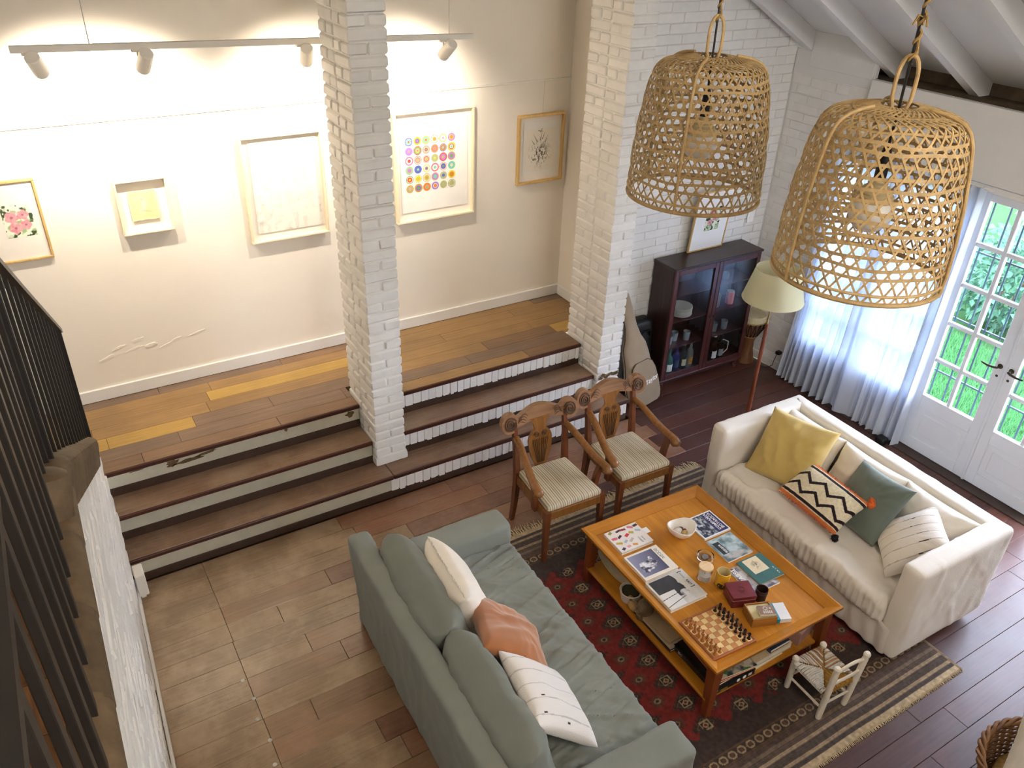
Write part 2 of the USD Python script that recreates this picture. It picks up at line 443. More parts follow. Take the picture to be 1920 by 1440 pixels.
# floor of the alcove side and under the platform end
for k in range(4):
    y0 = 4.42 + k * PITCH
    obj('plank', plank_piece(4.02, 5.8, y0, min(y0 + PITCH - .0025, 4.94), 0.0), ['floor_dark', 'floor_dark_red'][k % 2], floor)

# ---- raised gallery platform with two treads below it
steps = thing('staircase', 'three broad wooden steps with cream and brick risers up to the gallery platform', 'steps', kind='structure')
obj('core', join(bx(-0.0, 3.97, 4.47, 5.7, -0.05, 0.165), bx(0, 3.73, 4.69, 5.7, 0.1, 0.365), bx(0, 3.73, 4.905, 5.7, .3, 0.565), bx(-1.9, 0.0, 4.9, 5.9, -.05, .565)), 'dark_skirting', steps)
def tread(x0, x1, y0, y1, z, m_='tread_wood'):
    obj('tread', cham(x0, x1, y0 + 0.012, y1, z - 0.028, z, 0.004), m_, steps)
    obj('nosing', cham(x0, x1, y0 - 0.006, y0 + 0.011, z - 0.032, z - 0.001, 0.006), 'nosing_wood', steps)
tread(-0.03, 1.80, 4.422, 4.65, 0.2); tread(1.803, 3.99, 4.422, 4.65, 0.2)
tread(-0.03, 1.735, 4.634, 4.87, 0.4); tread(1.98, 3.75, 4.634, 4.87, 0.4)
def riser(x0, x1, y, z0, skirt=0.062, top=0.17, bricks=False):
    obj('skirting', cham(x0, x1, y - 0.006, y + 0.02, z0, z0 + skirt, 0.002), 'dark_skirting', steps)
    if not bricks:
        obj('riser_board', cham(x0, x1, y - 0.002, y + 0.02, z0 + skirt, z0 + top, 0.002), 'cream_riser', steps)
    else:
        obj('riser_mortar', bx(x0, x1, y + 0.004, y + 0.03, z0 + skirt, z0 + top), 'mortar_paint', steps)
        x = x0
        while x < x1 - 0.02:
            w = min(r1.uniform(0.058, 0.07), x1 - x)
            obj('brick', cham(x + .001, x + w - 0.0015, y - 0.006 + r1.uniform(-.001, .001), y + .02, z0 + skirt - 0.010 + r1.uniform(-.006, .004), z0 + top, 0.005, 0.001, r1), 'brick_paint', steps)
            x += w
riser(-0.03, 1.78, 4.438, 0.0); riser(1.78, 3.98, 4.438, 0.0, bricks=True)
riser(-0.03, 1.735, 4.652, 0.2); riser(1.98, 3.75, 4.652, 0.2, bricks=True)
riser(-0.03, 1.735, 4.872, 0.4); riser(1.98, 3.75, 4.872, 0.4, bricks=True)
# flaked paint on the top riser
def blob(cx, cz, a, b, n, seed, rot=0.0):
    q = np.random.default_rng(seed); t = np.linspace(0, 2 * PI, n, endpoint=False)
    rr = 1 + q.uniform(-.35, .35, n)
    x, z = a * np.cos(t) * rr, b * np.sin(t) * rr
    return [(cx + x[i] * math.cos(rot) - z[i] * math.sin(rot), cz + x[i] * math.sin(rot) + z[i] * math.cos(rot)) for i in range(n)]
for (cx, cz, a, b, sd, rt) in ((.40, .530, .040, .026, 1, .2), (.50, .520, .10, .014, 2, .05), (.62, .540, .08, .010, 3, .12), (.2, .555, .06, .006, 4, .1), (1.66, .53, .03, .026, 5, 0), (1.18, .545, .014, .012, 6, 0)):
    obj('peeled_patch', tf(prism(Polygon(blob(cx, cz, a, b, 18, sd, rt)).buffer(0), 0.0015), XZ, (0, 4.8705, 0)), 'peeled', steps)

platform = thing('floor', 'golden brown plank floor of the raised gallery', 'floor', kind='structure')
r2 = np.random.default_rng(5)
ys = [4.8625, 4.985, 5.13, 5.275, 5.42, 5.56, 5.69, 5.80]
cols = ['deck_b', 'deck_grey', 'deck_grey', 'deck_a', 'deck_yellow', 'deck_yellow', 'deck_grey']
for k in range(7):
    x = -1.9
    while x < 4.14:
        x1 = min(x + r2.uniform(.55, 1.5), 4.14)
        if 4.14 - x1 < .25:
            x1 = 4.14
        m_ = cols[k] if r2.uniform() < .55 else ['deck_a', 'deck_b', 'deck_a', 'deck_yellow'][r2.integers(4)]
        segs = [(x, x1)]
        if k == 0:
            segs = [(max(a, c), min(b, d)) for a, b in segs for c, d in ((-1.9, 1.735), (1.98, 3.75), (3.76, 4.14)) if min(b, d) - max(a, c) > .02]
        if k in (1,):
            segs = [(max(a, c), min(b, d)) for a, b in segs for c, d in ((-1.9, 1.735), (1.98, 3.75), (3.98, 4.14)) if min(b, d) - max(a, c) > .02]
        for a, b in segs:
            obj('plank', plank_piece(a, b - .002, ys[k], ys[k + 1] - .002, 0.6, .03), m_, platform)
        x = x1
for (a, b) in ((-1.9, 1.735), (1.98, 3.75)):
    obj('nosing', cham(a, b, 4.845, 4.862, 0.568, 0.599, 0.006), 'nosing_wood', platform)

# ---- walls
wb = thing('wall_back', 'long cream plaster wall of the gallery hung with framed pictures', 'wall', kind='structure')
obj('plaster_face', bx(-2.0, 4.3, YB, YB + .15, 0.0, 6.2), 'plaster', wb)
r3 = np.random.default_rng(21)
for k, (cx, cz, a, b) in enumerate(((.44, 1.02, .05, .012), (.30, .99, .04, .008), (.52, .96, .035, .013), (.62, .93, .05, .010), (.70, .965, .03, .008), (.22, .93, .05, .009), (.40, .955, .05, .008), (.85, .98, .05, .007))):
    obj('paint_flake', tf(prism(Polygon(blob(cx, cz, a, b, 14, 30 + k, .25)).buffer(0), 0.0028 + .001 * (k % 3)), XZ, (0, YB + .0005, 0)), 'plaster', wb)
wp = thing('wall_partition', 'short cream plaster return wall at the end of the gallery', 'wall', kind='structure')
obj('plaster_face', bx(4.14, 4.3, 5.05, YB, 0.0, 6.0), 'plaster', wp)
bb = obj('baseboard_back', join(cham(-1.9, 4.14, YB - .018, YB + .002, .602, .70, .004), cham(4.122, 4.142, 5.06, YB - .018, .602, .70, .004)), 'white_paint', kind='structure', label='white painted skirting board along the gallery wall', cat='skirting board')

def brick_wall(parent, x0, x1, z0, z1, put, skip=None, L=0.245, seed=3, limit=10 ** 6, mat_='brick_paint', depth=.012, gap=.011, jit=.0022):
    """running-bond bricks: put(u0,u1,z0,z1) -> box in world"""
    q = np.random.default_rng(seed)
    n = 0; z = z0; k = 0
    while z < z1 - .02:
        u = x0 - (L / 2 if k % 2 else 0)
        zt = min(z + COURSE, z1)
        while u < x1:
            a, b = max(u, x0), min(u + L, x1)
            if b - a > .03 and not (skip and skip((a + b) / 2, (z + zt) / 2)):
                if n < limit:
                    obj('brick', put(a + gap / 2, b - gap / 2, z + gap / 2, zt - gap / 2, q.uniform(-.004, .004), q), mat_, parent)
                    n += 1
            u += L
        z = zt; k += 1
    return n

wa = thing('wall_alcove', 'white painted brick wall behind the dark display cabinet', 'wall', kind='structure')
obj('mortar', bx(3.98, XR + .1, YA + .0115, YA + .2, 0, 4.3), 'mortar_paint', wa)
brick_wall(wa, 3.99, XR, 0.0, 3.45, lambda a, b, z0, z1, j, q: cham(a, b, YA + .006 + j * .6, YA + .03, z0, z1, .004, .002, q), L=.262, seed=4,
           skip=lambda u, z: (4.55 < u < 5.45 and z < 1.13) or (u < 4.2 and z < .9), gap=.006)
wr = thing('wall_right', 'white garden side wall with the french doors', 'wall', kind='structure')
DY0, DY1, DZ = 1.2, 4.27, 2.205     # opening for the doors
obj('mortar', join(bx(XR + .012, XR + .3, DY1, YA + .2, 0, 2.735), bx(XR + .002, XR + .3, DY0, DY1, DZ, 2.735), bx(XR + .012, XR + .3, -3, DY0, 0, 2.735)), 'mortar_paint', wr)
brick_wall(wr, DY1 + .06, YA, 0.0, 2.72, lambda a, b, z0, z1, j, q: cham(XR + .006 + j * .6, XR + .03, a, b, z0, z1, .004, .002, q), L=.262, seed=9, gap=.006)
obj('header_panel', join(cham(XR - .045, XR + .01, .6, 4.12, 2.24, 2.742, .004)), 'ceiling_paint', wr)
obj('lintel', cham(XR - .02, XR + .01, .6, DY1 + .06, DZ - .02, 2.232, .003), 'white_paint', wr)
obj('wall_top', cham(XR - .005, XR + .01, 4.125, YA, 2.66, 2.85, .002), 'ceiling_paint', wr)
obj('baseboard_right', cham(XR - .014, XR + .004, 4.33, YA - .01, .002, .09, .004), 'white_paint', kind='structure', label='white skirting board below the brick wall beside the curtain', cat='skirting board')

# ---- brick pillars
def pillar(name, label, x0, x1, y0, y1, zb, zt, seed, zfull=None):
    t = thing(name, label, 'pillar', kind='structure')
    obj('mortar', bx(x0 + .012, x1 - .012, y0 + .012, y1 - .012, zb, zt), 'mortar_paint', t)
    q = np.random.default_rng(seed)
    z = zb; k = 0
    def b_(a0, a1, c0, c1):
        j = q.uniform(-.0022, .0022, 4)
        obj('brick', cham(a0 + j[0] + (.002 if a0 > x0 + .01 else 0), a1 + j[1] - (.002 if a1 < x1 - .01 else 0), c0 + j[2] + (.0055 if c0 > y0 + .01 else 0), c1 + j[3] - (.0055 if c1 < y1 - .01 else 0),
                          z + .0045, z + COURSE - .0045, .010, .002, q), 'brick_paint', t)
    xm = (x0 + x1) / 2; W = y1 - y0
    while z < zt - .03:
        if k % 2:     # stretcher, header, stretcher along the side
            b_(x0, xm, y0, y0 + W * .26); b_(xm, x1, y0, y0 + W * .26)
            b_(x0, x1, y0 + W * .26, y0 + W * .50)
            b_(x0, x1, y0 + W * .50, y1)
        else:
            b_(x0, x1, y0, y0 + W * .5)
            b_(x0, x1, y0 + W * .5, y0 + W * .74)
            b_(x0, xm, y0 + W * .74, y1); b_(xm, x1, y0 + W * .74, y1)
        z += COURSE; k += 1
    return t
p1 = pillar('brick_pillar', 'white painted brick pillar standing on the steps between the two flights', 1.738, 1.978, 4.585, 5.06, .2, 3.85, 1)
obj('plinth', softbox(1.733, 1.990, 4.580, 4.99, .201, .27, .012, .03, .010, 9, 2), 'white_paint', p1)
p2 = pillar('brick_pillar', 'white painted brick pillar at the right end of the steps beside the guitar bag', 3.752, 3.985, 4.59, 5.07, .2, 3.85, 2)
obj('plinth', softbox(3.744, 3.990, 4.583, 5.03, .201, .30, .012, .03, .010, 9, 5), 'white_paint', p2)
q_ = np.random.default_rng(3)
for k in range(7):
    obj('worn_patch', tf(prism(Polygon(blob(3.78 + .028 * k, .40 + q_.uniform(-.02, .02), .02, .010 + q_.uniform(0, .012), 12, 50 + k)).buffer(0), .003), XZ, (0, 4.5815, 0)), 'peeled', p2)

# ---- parapet wall on the left, its stair falling towards the gallery, clay tile coping
def wall_x(y):
    return -(4.45 - y) * 0.0455 - 0.012
wl = thing('wall_left', 'white painted brick parapet wall below the iron railing', 'wall', kind='structure')
prof = [(-0.6, -.02), (4.75, -.02), (4.75, .90), (4.35, 1.10), (2.15, 2.40), (-.6, 2.33)]
m_ = tf(prism(Polygon(prof), .24), YZ, (-.24, 0, 0))
V = np.array(m_.vertices); V[:, 0] += wall_x(V[:, 1]) - .012; m_.vertices = V
obj('mortar', m_, 'mortar_paint', wl)
parts, z, k = [], 0.1, 0
P_ = Polygon(prof).buffer(-.01)
q_ = np.random.default_rng(8)
while z < 2.3:
    u = -.5 - (.12 if k % 2 else 0)
    while u < 4.7:
        if P_.contains(sbox(u, z, u + .235, z + .062)):
            b = cham(-.03, q_.uniform(-.004, .005), u, u + .232, z, z + .06, .008, .004, q_)
            V = np.array(b.vertices); V[:, 0] += wall_x(V[:, 1]); b.vertices = V
            parts.append(b)
        u += .245
    z += COURSE; k += 1
obj('brick', join(*parts), 'brick_paint', wl, kind='stuff')
bl = []
for i in range(8):
    ya, yb_ = 4.40 - i * .6, 4.40 - (i + 1) * .6
    b = cham(-.002, .016, yb_, ya, .0, .07, .004); V = np.array(b.vertices); V[:, 0] += wall_x(V[:, 1]); b.vertices = V; bl.append(b)
obj('baseboard_left', join(*bl), 'white_paint', kind='structure', label='thin white skirting along the foot of the parapet wall', cat='skirting board')
ob = obj('junction_box', join(cham(-.01, .05, 4.26, 4.38, .03, .20, .006), cham(.0, .03, 4.28, 4.34, .0, .03, .003)), 'white_metal', label='small white cable box on the parapet wall at the foot of the steps', cat='electrical box')

coping = wl
def half_tile(L, R, t=.012, n=14, taper=.9):
    a = np.linspace(-.15 * PI, 1.15 * PI, n)
    out = []
    for s, rr in ((0, R), (1, R * taper)):
        o = np.c_[rr * np.cos(a), np.full(n, s * L), rr * np.sin(a)]
        i = np.c_[(rr - t) * np.cos(a), np.full(n, s * L), (rr - t) * np.sin(a)]
        out += [o, i]
    V = np.vstack(out); F = []
    for k in range(n - 1):
        A, B, C, D = k, n + k, 2 * n + k, 3 * n + k
        for (p, q, r_, s_) in ((A, A + 1, C + 1, C), (B + 1, B, D, D + 1), (A + 1, A, B, B + 1), (C, C + 1, D + 1, D)):
            F += [(p, q, r_), (p, r_, s_)]
    for A in (0, n - 1):
        F += [(A, A + n, A + 3 * n), (A, A + 3 * n, A + 2 * n)]
    return trimesh.Trimesh(V, np.array(F), process=False)
for i in range(9):
    y0 = 1.98 - i * .29
    obj('tile', tf(half_tile(.30, .050, taper=1.08), rotm((0, 1, 0), 0), (-.142 - (2.06 - y0) * .02, y0, 2.358)), 'terracotta', coping)
# crosswise tiles on the falling stretch, tipped over its outer edge
tilt = rotm((0, 1, 0), 8) @ rotm((1, 0, 0), 90) @ rotm((0, 1, 0), 90)
for i in range(13):
    y0 = 2.10 + i * .165
    zt = 2.42 - max(0, y0 - 2.15) * .60
    pr_ = [(0, -.09), (.030, -.09), (.056, -.082), (.064, -.070), (.066, .05), (.060, .072), (.045, .082), (0, .085)]
    obj('tile', tf(lathe(pr_, 20), rotm((1, 0, 0), -14) @ rotm((0, 1, 0), 7), (wall_x(y0) - .038, y0, zt + .02)), 'terracotta', coping)

# stair and landing beyond the railing
st2 = thing('floor_landing', 'dim wooden landing and stair treads beyond the iron railing', 'floor', kind='structure')
for i in range(14):
    obj('plank', cham(-1.9, -.20, .1 - i * .15 + 2.0 - .148, .1 - i * .15 + 2.0, 2.375, 2.405, .003), 'landing_wood', st2)
for i in range(8):
    y0 = 2.12 + i * .33; z = 2.35 - (i + 1) * .2
    if z > .65:
        obj('tread', cham(-1.3, -.30, y0 - .02, y0 + .36, z - .04, z, .004), 'landing_wood', st2)
wo = thing('wall_stair', 'dark end wall of the stairwell left of the railing', 'wall', kind='structure')
obj('plaster_face', bx(-2.1, -1.95, -3.0, YB + .1, 0, 6.0), 'plaster', wo)

# ---- iron railing
rail = thing('iron_railing', 'black iron railing of flat upright bars seen almost edge-on', 'railing')
def rx(y):
    return -.145 + max(0, y - 2.15) * .053
for i in range(16):
    y0 = 2.274 - i * .152
    obj('bar', cham(rx(y0) - .0075, rx(y0) + .0075, y0 - .020, y0 + .020, 2.36, 3.22, .002), 'black_iron', rail)
    obj('foot_bolt', tf(lathe([(0, .016), (.008, .013), (.011, 0), (0, 0)], 10), t=(rx(y0) + .012, y0 - .012, 2.362)), 'steel_wire', rail)
def slope(y):
    return 1.96 + .6 * (4.2 - y)
for i in range(13):
    y0 = 2.41 + i * .15
    zt = slope(y0)
    obj('bar', cham(rx(y0) - .006, rx(y0) + .006, y0 - .017, y0 + .017, zt - .74, zt, .002), 'black_iron', rail)
def bar_along(pts, w, h):
    out = []
    for a, b in zip(pts[:-1], pts[1:]):
        a, b = np.array(a), np.array(b)
        P = []
        for p in (a, b):
            for sx in (-1, 1):
                for sz in (-1, 1):
                    P.append(p + (sx * w / 2, 0, sz * h / 2))
        out.append(hull(P))
    return join(*out)
obj('handrail', bar_along([(rx(2.1), 2.1, slope(2.1)), (rx(3), 3.0, slope(3.0)), (rx(4.28), 4.28, slope(4.28))], .045, .022), 'black_iron', rail)
obj('handrail', bar_along([(rx(0), -.2, 3.23), (rx(0), 2.1, 3.23)], .045, .022), 'black_iron', rail)
obj('bottom_rail', bar_along([(rx(2.35), 2.35, slope(2.35) - .74), (rx(4.2), 4.2, slope(4.2) - .74)], .04, .022), 'black_iron', rail)
obj('bottom_rail', bar_along([(rx(0), -.2, 2.372), (rx(0), 2.3, 2.372)], .05, .016), 'black_iron', rail)
obj('post', cham(rx(4.2) - .02, rx(4.2) + .02, 4.18, 4.22, slope(4.2) - .82, slope(4.2), .003), 'black_iron', rail)
obj('post', cham(rx(2.3) - .02, rx(2.3) + .02, 2.28, 2.32, 2.3, slope(2.3), .003), 'black_iron', rail)

# ---- sloping ceiling with rafters
SL = .54
def zc(x):
    return 2.99 + SL * (XR - x)
ceil = thing('ceiling', 'white sloping board ceiling with rafters over the garden side', 'ceiling', kind='structure')
def slab(x0, x1, y0, y1, off0, off1):
    P = []
    for x in (x0, x1):
        for yv in (y0, y1):
            for o in (off0, off1):
                P.append((x, yv, zc(x) + o))
    return hull(P)
obj('ceiling_board', slab(.6, 6.5, -3.1, YA + .2, 0, .05), 'ceiling_paint', ceil)
obj('ceiling_board', hull([(x, yv, zc(.6) - (0.6 - x) * SL + o) for x in (-2.1, .6) for yv in (-3.1, YB + .2) for o in (0, .05)]), 'ceiling_paint', ceil)
obj('ceiling_board', slab(.6, 4.32, YA + .2, YB + .2, 0, .05), 'ceiling_paint', ceil)
for yc in (4.80, 4.10, 3.43, 2.76, 2.09, 1.42, .75):
    obj('rafter', slab(1.0, 6.3, yc - .04, yc + .04, -.15, -.001), 'ceiling_paint', ceil)
ev = thing('trim_eaves', 'eaves gap above the door panel, closed by boards coloured dark for its shade', 'eaves', kind='structure')
obj('back_board', join(bx(6.12, 6.3, -3, YA + .2, 2.6, 2.95), bx(XR + .02, 6.3, -3, YA + .2, 2.70, 2.738)), 'dark_void', ev)  # boards carry the shade of the gap as colour
obj('blocking', cham(XR - .02, XR + .05, 4.14, 4.76, 2.73, 3.0, .003), 'ceiling_paint', ev)
wf = thing('wall_front', 'plain wall of the upper floor behind the viewpoint', 'wall', kind='structure')
obj('plaster_face', bx(-2.1, 6.0, -3.15, -3.0, 0, 6.2), 'plaster', wf)
mz = thing('floor_gallery', 'upper floor behind the viewpoint', 'floor', kind='structure')
obj('boards', bx(.3, 5.8, -3.0, -.9, 2.2, 2.4), 'landing_wood', mz)

# ================================================================== FRENCH DOORS, CURTAIN, GARDEN
mat('door_paint', S(222, 226, 232), rough=0.45, spec=0.4, var=0.02, vs=5, bump=0.06, bs=30, rvar=0.02)
def door(n, label, ya, yb, hand):
    t = thing('door_%d' % n, label, 'door', kind='structure')
    x0, x1 = XR + .004, XR + .048
    g0, g1 = ya + .084, yb - .084          # glazed width
    zs = np.linspace(.515, 2.125, 6)
    obj('stile', cham(x0, x1, ya + .002, g0, .012, 2.196, .003), 'door_paint', t)
    obj('stile', cham(x0, x1, g1, yb - .002, .012, 2.196, .003), 'door_paint', t)
    obj('rail', cham(x0, x1, g0, g1, 2.125, 2.196, .003), 'door_paint', t)
    obj('rail', cham(x0, x1, g0, g1, .40, .515, .003), 'door_paint', t)
    obj('rail', cham(x0, x1, g0, g1, .012, .115, .003), 'door_paint', t)
    obj('panel', join(cham(x0 + .012, x1 - .012, g0 - .005, g1 + .005, .11, .405, .003), cham(x0 + .004, x1 - .004, g0 + .045, g1 - .045, .16, .355, .010)), 'door_paint', t)
    ym = (g0 + g1) / 2
    obj('muntin', cham(x0 + .004, x1 - .004, ym - .017, ym + .017, .515, 2.125, .005), 'door_paint', t)
    for z in zs[1:-1]:
        obj('muntin', cham(x0 + .006, x1 - .006, g0, g1, z - .017, z + .017, .005), 'door_paint', t)
    for i in range(5):
        for a, b in ((g0, ym - .017), (ym + .017, g1)):
            obj('pane', bx(XR + .024, XR + .028, a, b, zs[i] + (.017 if i else 0), zs[i + 1] - (.017 if i < 4 else 0)), 'glass', t)
    if hand:
        yh = ya + .042 if hand > 0 else yb - .042
        h = [(XR - .004, yh, 1.02), (XR - .04, yh, 1.02), (XR - .048, yh + hand * .02, 1.018), (XR - .046, yh + hand * .07, 1.012), (XR - .044, yh + hand * .115, 1.016)]
        obj('handle', join(tube(h, [.008, .008, .009, .008, .006], 10), tf(lathe([(0, .006), (.018, .005), (.02, 0), (0, 0)], 14), rotm((0, 1, 0), -90), (XR + .004, yh, 1.02))), 'bronze', t, label='dark bronze lever handle')
        obj('keyhole', tf(lathe([(0, .003), (.009, .003), (.01, 0), (0, 0)], 12), rotm((0, 1, 0), -90), (XR + .004, yh, .94)), 'bronze', t)
    return t
door(1, 'white french door leaf with ten panes beside the sheer curtain', 2.452, 3.052, 1)
door(2, 'white french door leaf cut off at the edge of the view', 1.85, 2.45, -1)
door(3, 'white french door leaf half hidden by the inner edge of the curtain', 3.055, 3.655, 0)
door(4, 'white french door leaf behind the sheer curtain next to the brick wall', 3.658, 4.262, 0)
tr = thing('trim_1', 'dark wooden threshold strip below the french doors', 'threshold', kind='structure')
obj('threshold', cham(XR - .10, XR + .3, DY0, DY1, -.02, .008, .003), 'dark_skirting', tr)
tr = thing('trim_2', 'white wooden frame around the french doors', 'door frame', kind='structure')
obj('jamb', cham(XR - .01, XR + .10, DY1 - .006, DY1 + .06, .0, 2.232, .003), 'door_paint', tr)
obj('head', cham(XR - .012, XR + .10, DY0, DY1, 2.198, 2.236, .003), 'door_paint', tr)
obj('cover_strip', cham(XR - .008, XR + .012, 2.437, 2.458, .01, 2.196, .004), 'door_paint', tr)

grille = thing('window_grille', 'teal iron security grille outside the french doors', 'security grille')
for i in range(26):
    yv = 1.2 + i * .124
    obj('bar', cham(6.075, 6.087, yv - .006, yv + .006, -.12, 2.3, .002), 'teal_iron', grille)
for z in (.30, .62, 1.10, 1.66, 2.18):
    obj('rail', cham(6.072, 6.09, 1.15, 4.4, z - .006, z + .006, .002), 'teal_iron', grille)

thin('curtain_cloth', S(222, 226, 234), S(160, 176, 200), mixf=.30, alpha=.05)
def curtain():
    nu, nv = 220, 30
    u = np.linspace(0, 1, nu + 1); v = np.linspace(0, 1, nv + 1)
    U, Vv = np.meshgrid(u, v, indexing='ij')
    yb0 = 2.985 + .02 * (1 - Vv); yb1 = 4.22 + .10 * (1 - Vv) ** 2
    Y = yb0 + (yb1 - yb0) * U
    ph = 2 * PI * (15 * U + .8 * np.sin(7 * U) + .35 * np.sin(19 * U + 1))
    A = .020 + .012 * np.sin(9 * U + 2) + .012 * (1 - Vv)
    X = XR - .075 + A * np.sin(ph) + .012 * np.sin(2.3 * ph + 1) * (1 - Vv)
    Z = .012 + (2.225 - .012) * Vv
    I = np.arange(U.size).reshape(U.shape)
    q = np.stack([I[:-1, :-1], I[1:, :-1], I[1:, 1:], I[:-1, 1:]], -1).reshape(-1, 4)
    return (np.stack([X, Y, Z], -1).reshape(-1, 3), np.vstack([q[:, [0, 1, 2]], q[:, [0, 2, 3]]]))
ct = thing('curtain', 'sheer white floor-length curtain drawn across the left french doors', 'curtain')
obj('cloth', curtain(), 'curtain_cloth', ct, smooth=True)
obj('rod', tube([(XR - .07, 2.93, 2.222), (XR - .07, 4.30, 2.222)], .009, 10), 'white_metal', ct)
for k in range(12):
    a = np.linspace(0, 2 * PI, 13)[:-1]
    obj('ring', tube(np.c_[XR - .07 + .016 * np.cos(a), np.full(12, 3.0 + k * .108), 2.215 + .016 * np.sin(a)], .0025, 5, closed=True), 'white_metal', ct)
dk = obj('doorstop', softbox(5.62, 5.70, 3.05, 3.14, .0, .07, .02, .02, .004), 'black_plastic', label='small black doorstop on the floor under the curtain hem', cat='doorstop')

mat('lawn_soil', (.022, .06, .018), rough=.95, spec=.05, var=.3, vs=3)
thin('grass_blade', (.050, .150, .050), (.075, .21, .07), mixf=.3)
for nm, c in (('leaf_dark', (.034, .085, .052)), ('leaf_mid', (.062, .140, .085)), ('leaf_pale', (.17, .26, .18))):
    thin(nm, c, tuple(1.3 * k for k in c), mixf=.3, rough=.5)
mat('twig', S(96, 78, 60), rough=.8, var=.3)
obj('garden_soil', bx(XR + .28, 18, -6, 14, -.30, -.14), 'lawn_soil', kind='structure', label='green garden ground outside the french doors', cat='ground')
rg = np.random.default_rng(31)
N = 42000
gx = 6.2 + 2.1 * rg.uniform(0, 1, N) ** 1.0; gy = 1.2 + rg.uniform(0, 1, N) * 5.4
hgt = rg.uniform(.05, .12, N); an = rg.uniform(0, 2 * PI, N); ln = rg.uniform(-.05, .05, (N, 2))
dx, dy = np.cos(an) * .005, np.sin(an) * .005
A = np.c_[gx - dx, gy - dy, np.full(N, -.14)]; B = np.c_[gx + dx, gy + dy, np.full(N, -.14)]; Cc = np.c_[gx + ln[:, 0], gy + ln[:, 1], -.14 + hgt]
obj('lawn_grass', (np.stack([A, B, Cc], 1).reshape(-1, 3), np.arange(3 * N).reshape(-1, 3)), 'grass_blade', smooth=False, kind='stuff', label='bright green lawn grass outside the french doors', cat='grass')
def shrub(label, c, R, H, n, m_, seed, leaf=.10, w=.28):
    q = np.random.default_rng(seed)
    t = thing('garden_shrub', label, 'shrub', (c[0], c[1], -.14))
    d = q.normal(size=(n, 3)); d /= np.linalg.norm(d, axis=1, keepdims=True)
    P = d * (q.uniform(.25, 1, (n, 1)) ** .5) * (R, R, H / 2) * (1 + .25 * (noise(d * 2.5, seed)[:, None] - .5)) + (0, 0, H / 2)
    ax = d * (1, 1, .3) + q.normal(size=(n, 3)) * .6; ax /= np.linalg.norm(ax, axis=1, keepdims=True)
    sd = np.cross(ax, q.normal(size=(n, 3))); sd /= np.linalg.norm(sd, axis=1, keepdims=True)
    L = leaf * q.uniform(.6, 1.3, (n, 1))
    Q = np.stack([P, P + ax * L * .5 + sd * L * w, P + ax * L + (0, 0, -.02), P + ax * L * .5 - sd * L * w], 1).reshape(-1, 3)
    I = np.arange(4 * n).reshape(-1, 4)
    obj('foliage', (Q, np.vstack([I[:, [0, 1, 2]], I[:, [0, 2, 3]]])), m_, t, smooth=False, kind='stuff')
    obj('stem', join(*[tube([(0, 0, 0), (R * .3 * math.cos(a), R * .3 * math.sin(a), H * .45), (R * .55 * math.cos(a + .4), R * .55 * math.sin(a + .4), H * .8)], [.025, .016, .006], 6) for a in np.arange(5) * 1.26]), 'twig', t)
for k, (x, yv, R, H, n, m_, lb) in enumerate((
        (9.05, 4.05, .62, 1.15, 2400, 'leaf_mid', 'mid green broad-leaved shrub at the edge of the lawn, seen through the door panes'),
        (9.05, 5.65, .66, 1.3, 2400, 'leaf_pale', 'pale green shrub beyond the lawn, at the curtain side of the panes'),
        (9.05, 2.55, .62, 1.1, 2400, 'leaf_dark', 'dark green shrub beyond the lawn, at the handle side of the panes'),
        (11.1, 4.35, .98, 2.4, 3400, 'leaf_pale', 'tall pale shrub at the back of the garden behind the broad-leaved one'),
        (11.1, 6.75, 1.0, 2.6, 3400, 'leaf_mid', 'tall green shrub at the back of the garden near the curtain'),
        (11.1, 2.0, .98, 2.3, 3400, 'leaf_mid', 'tall bushy shrub at the back of the garden behind the dark one'),
        (14.1, 6.2, 1.6, 3.8, 4600, 'leaf_pale', 'large light green bush closing the far end of the garden'),
        (14.1, 2.6, 1.6, 3.6, 4600, 'leaf_dark', 'large dark bush closing the far end of the garden'))):
    shrub(lb, (x, yv), R, H, n, m_, 60 + k)

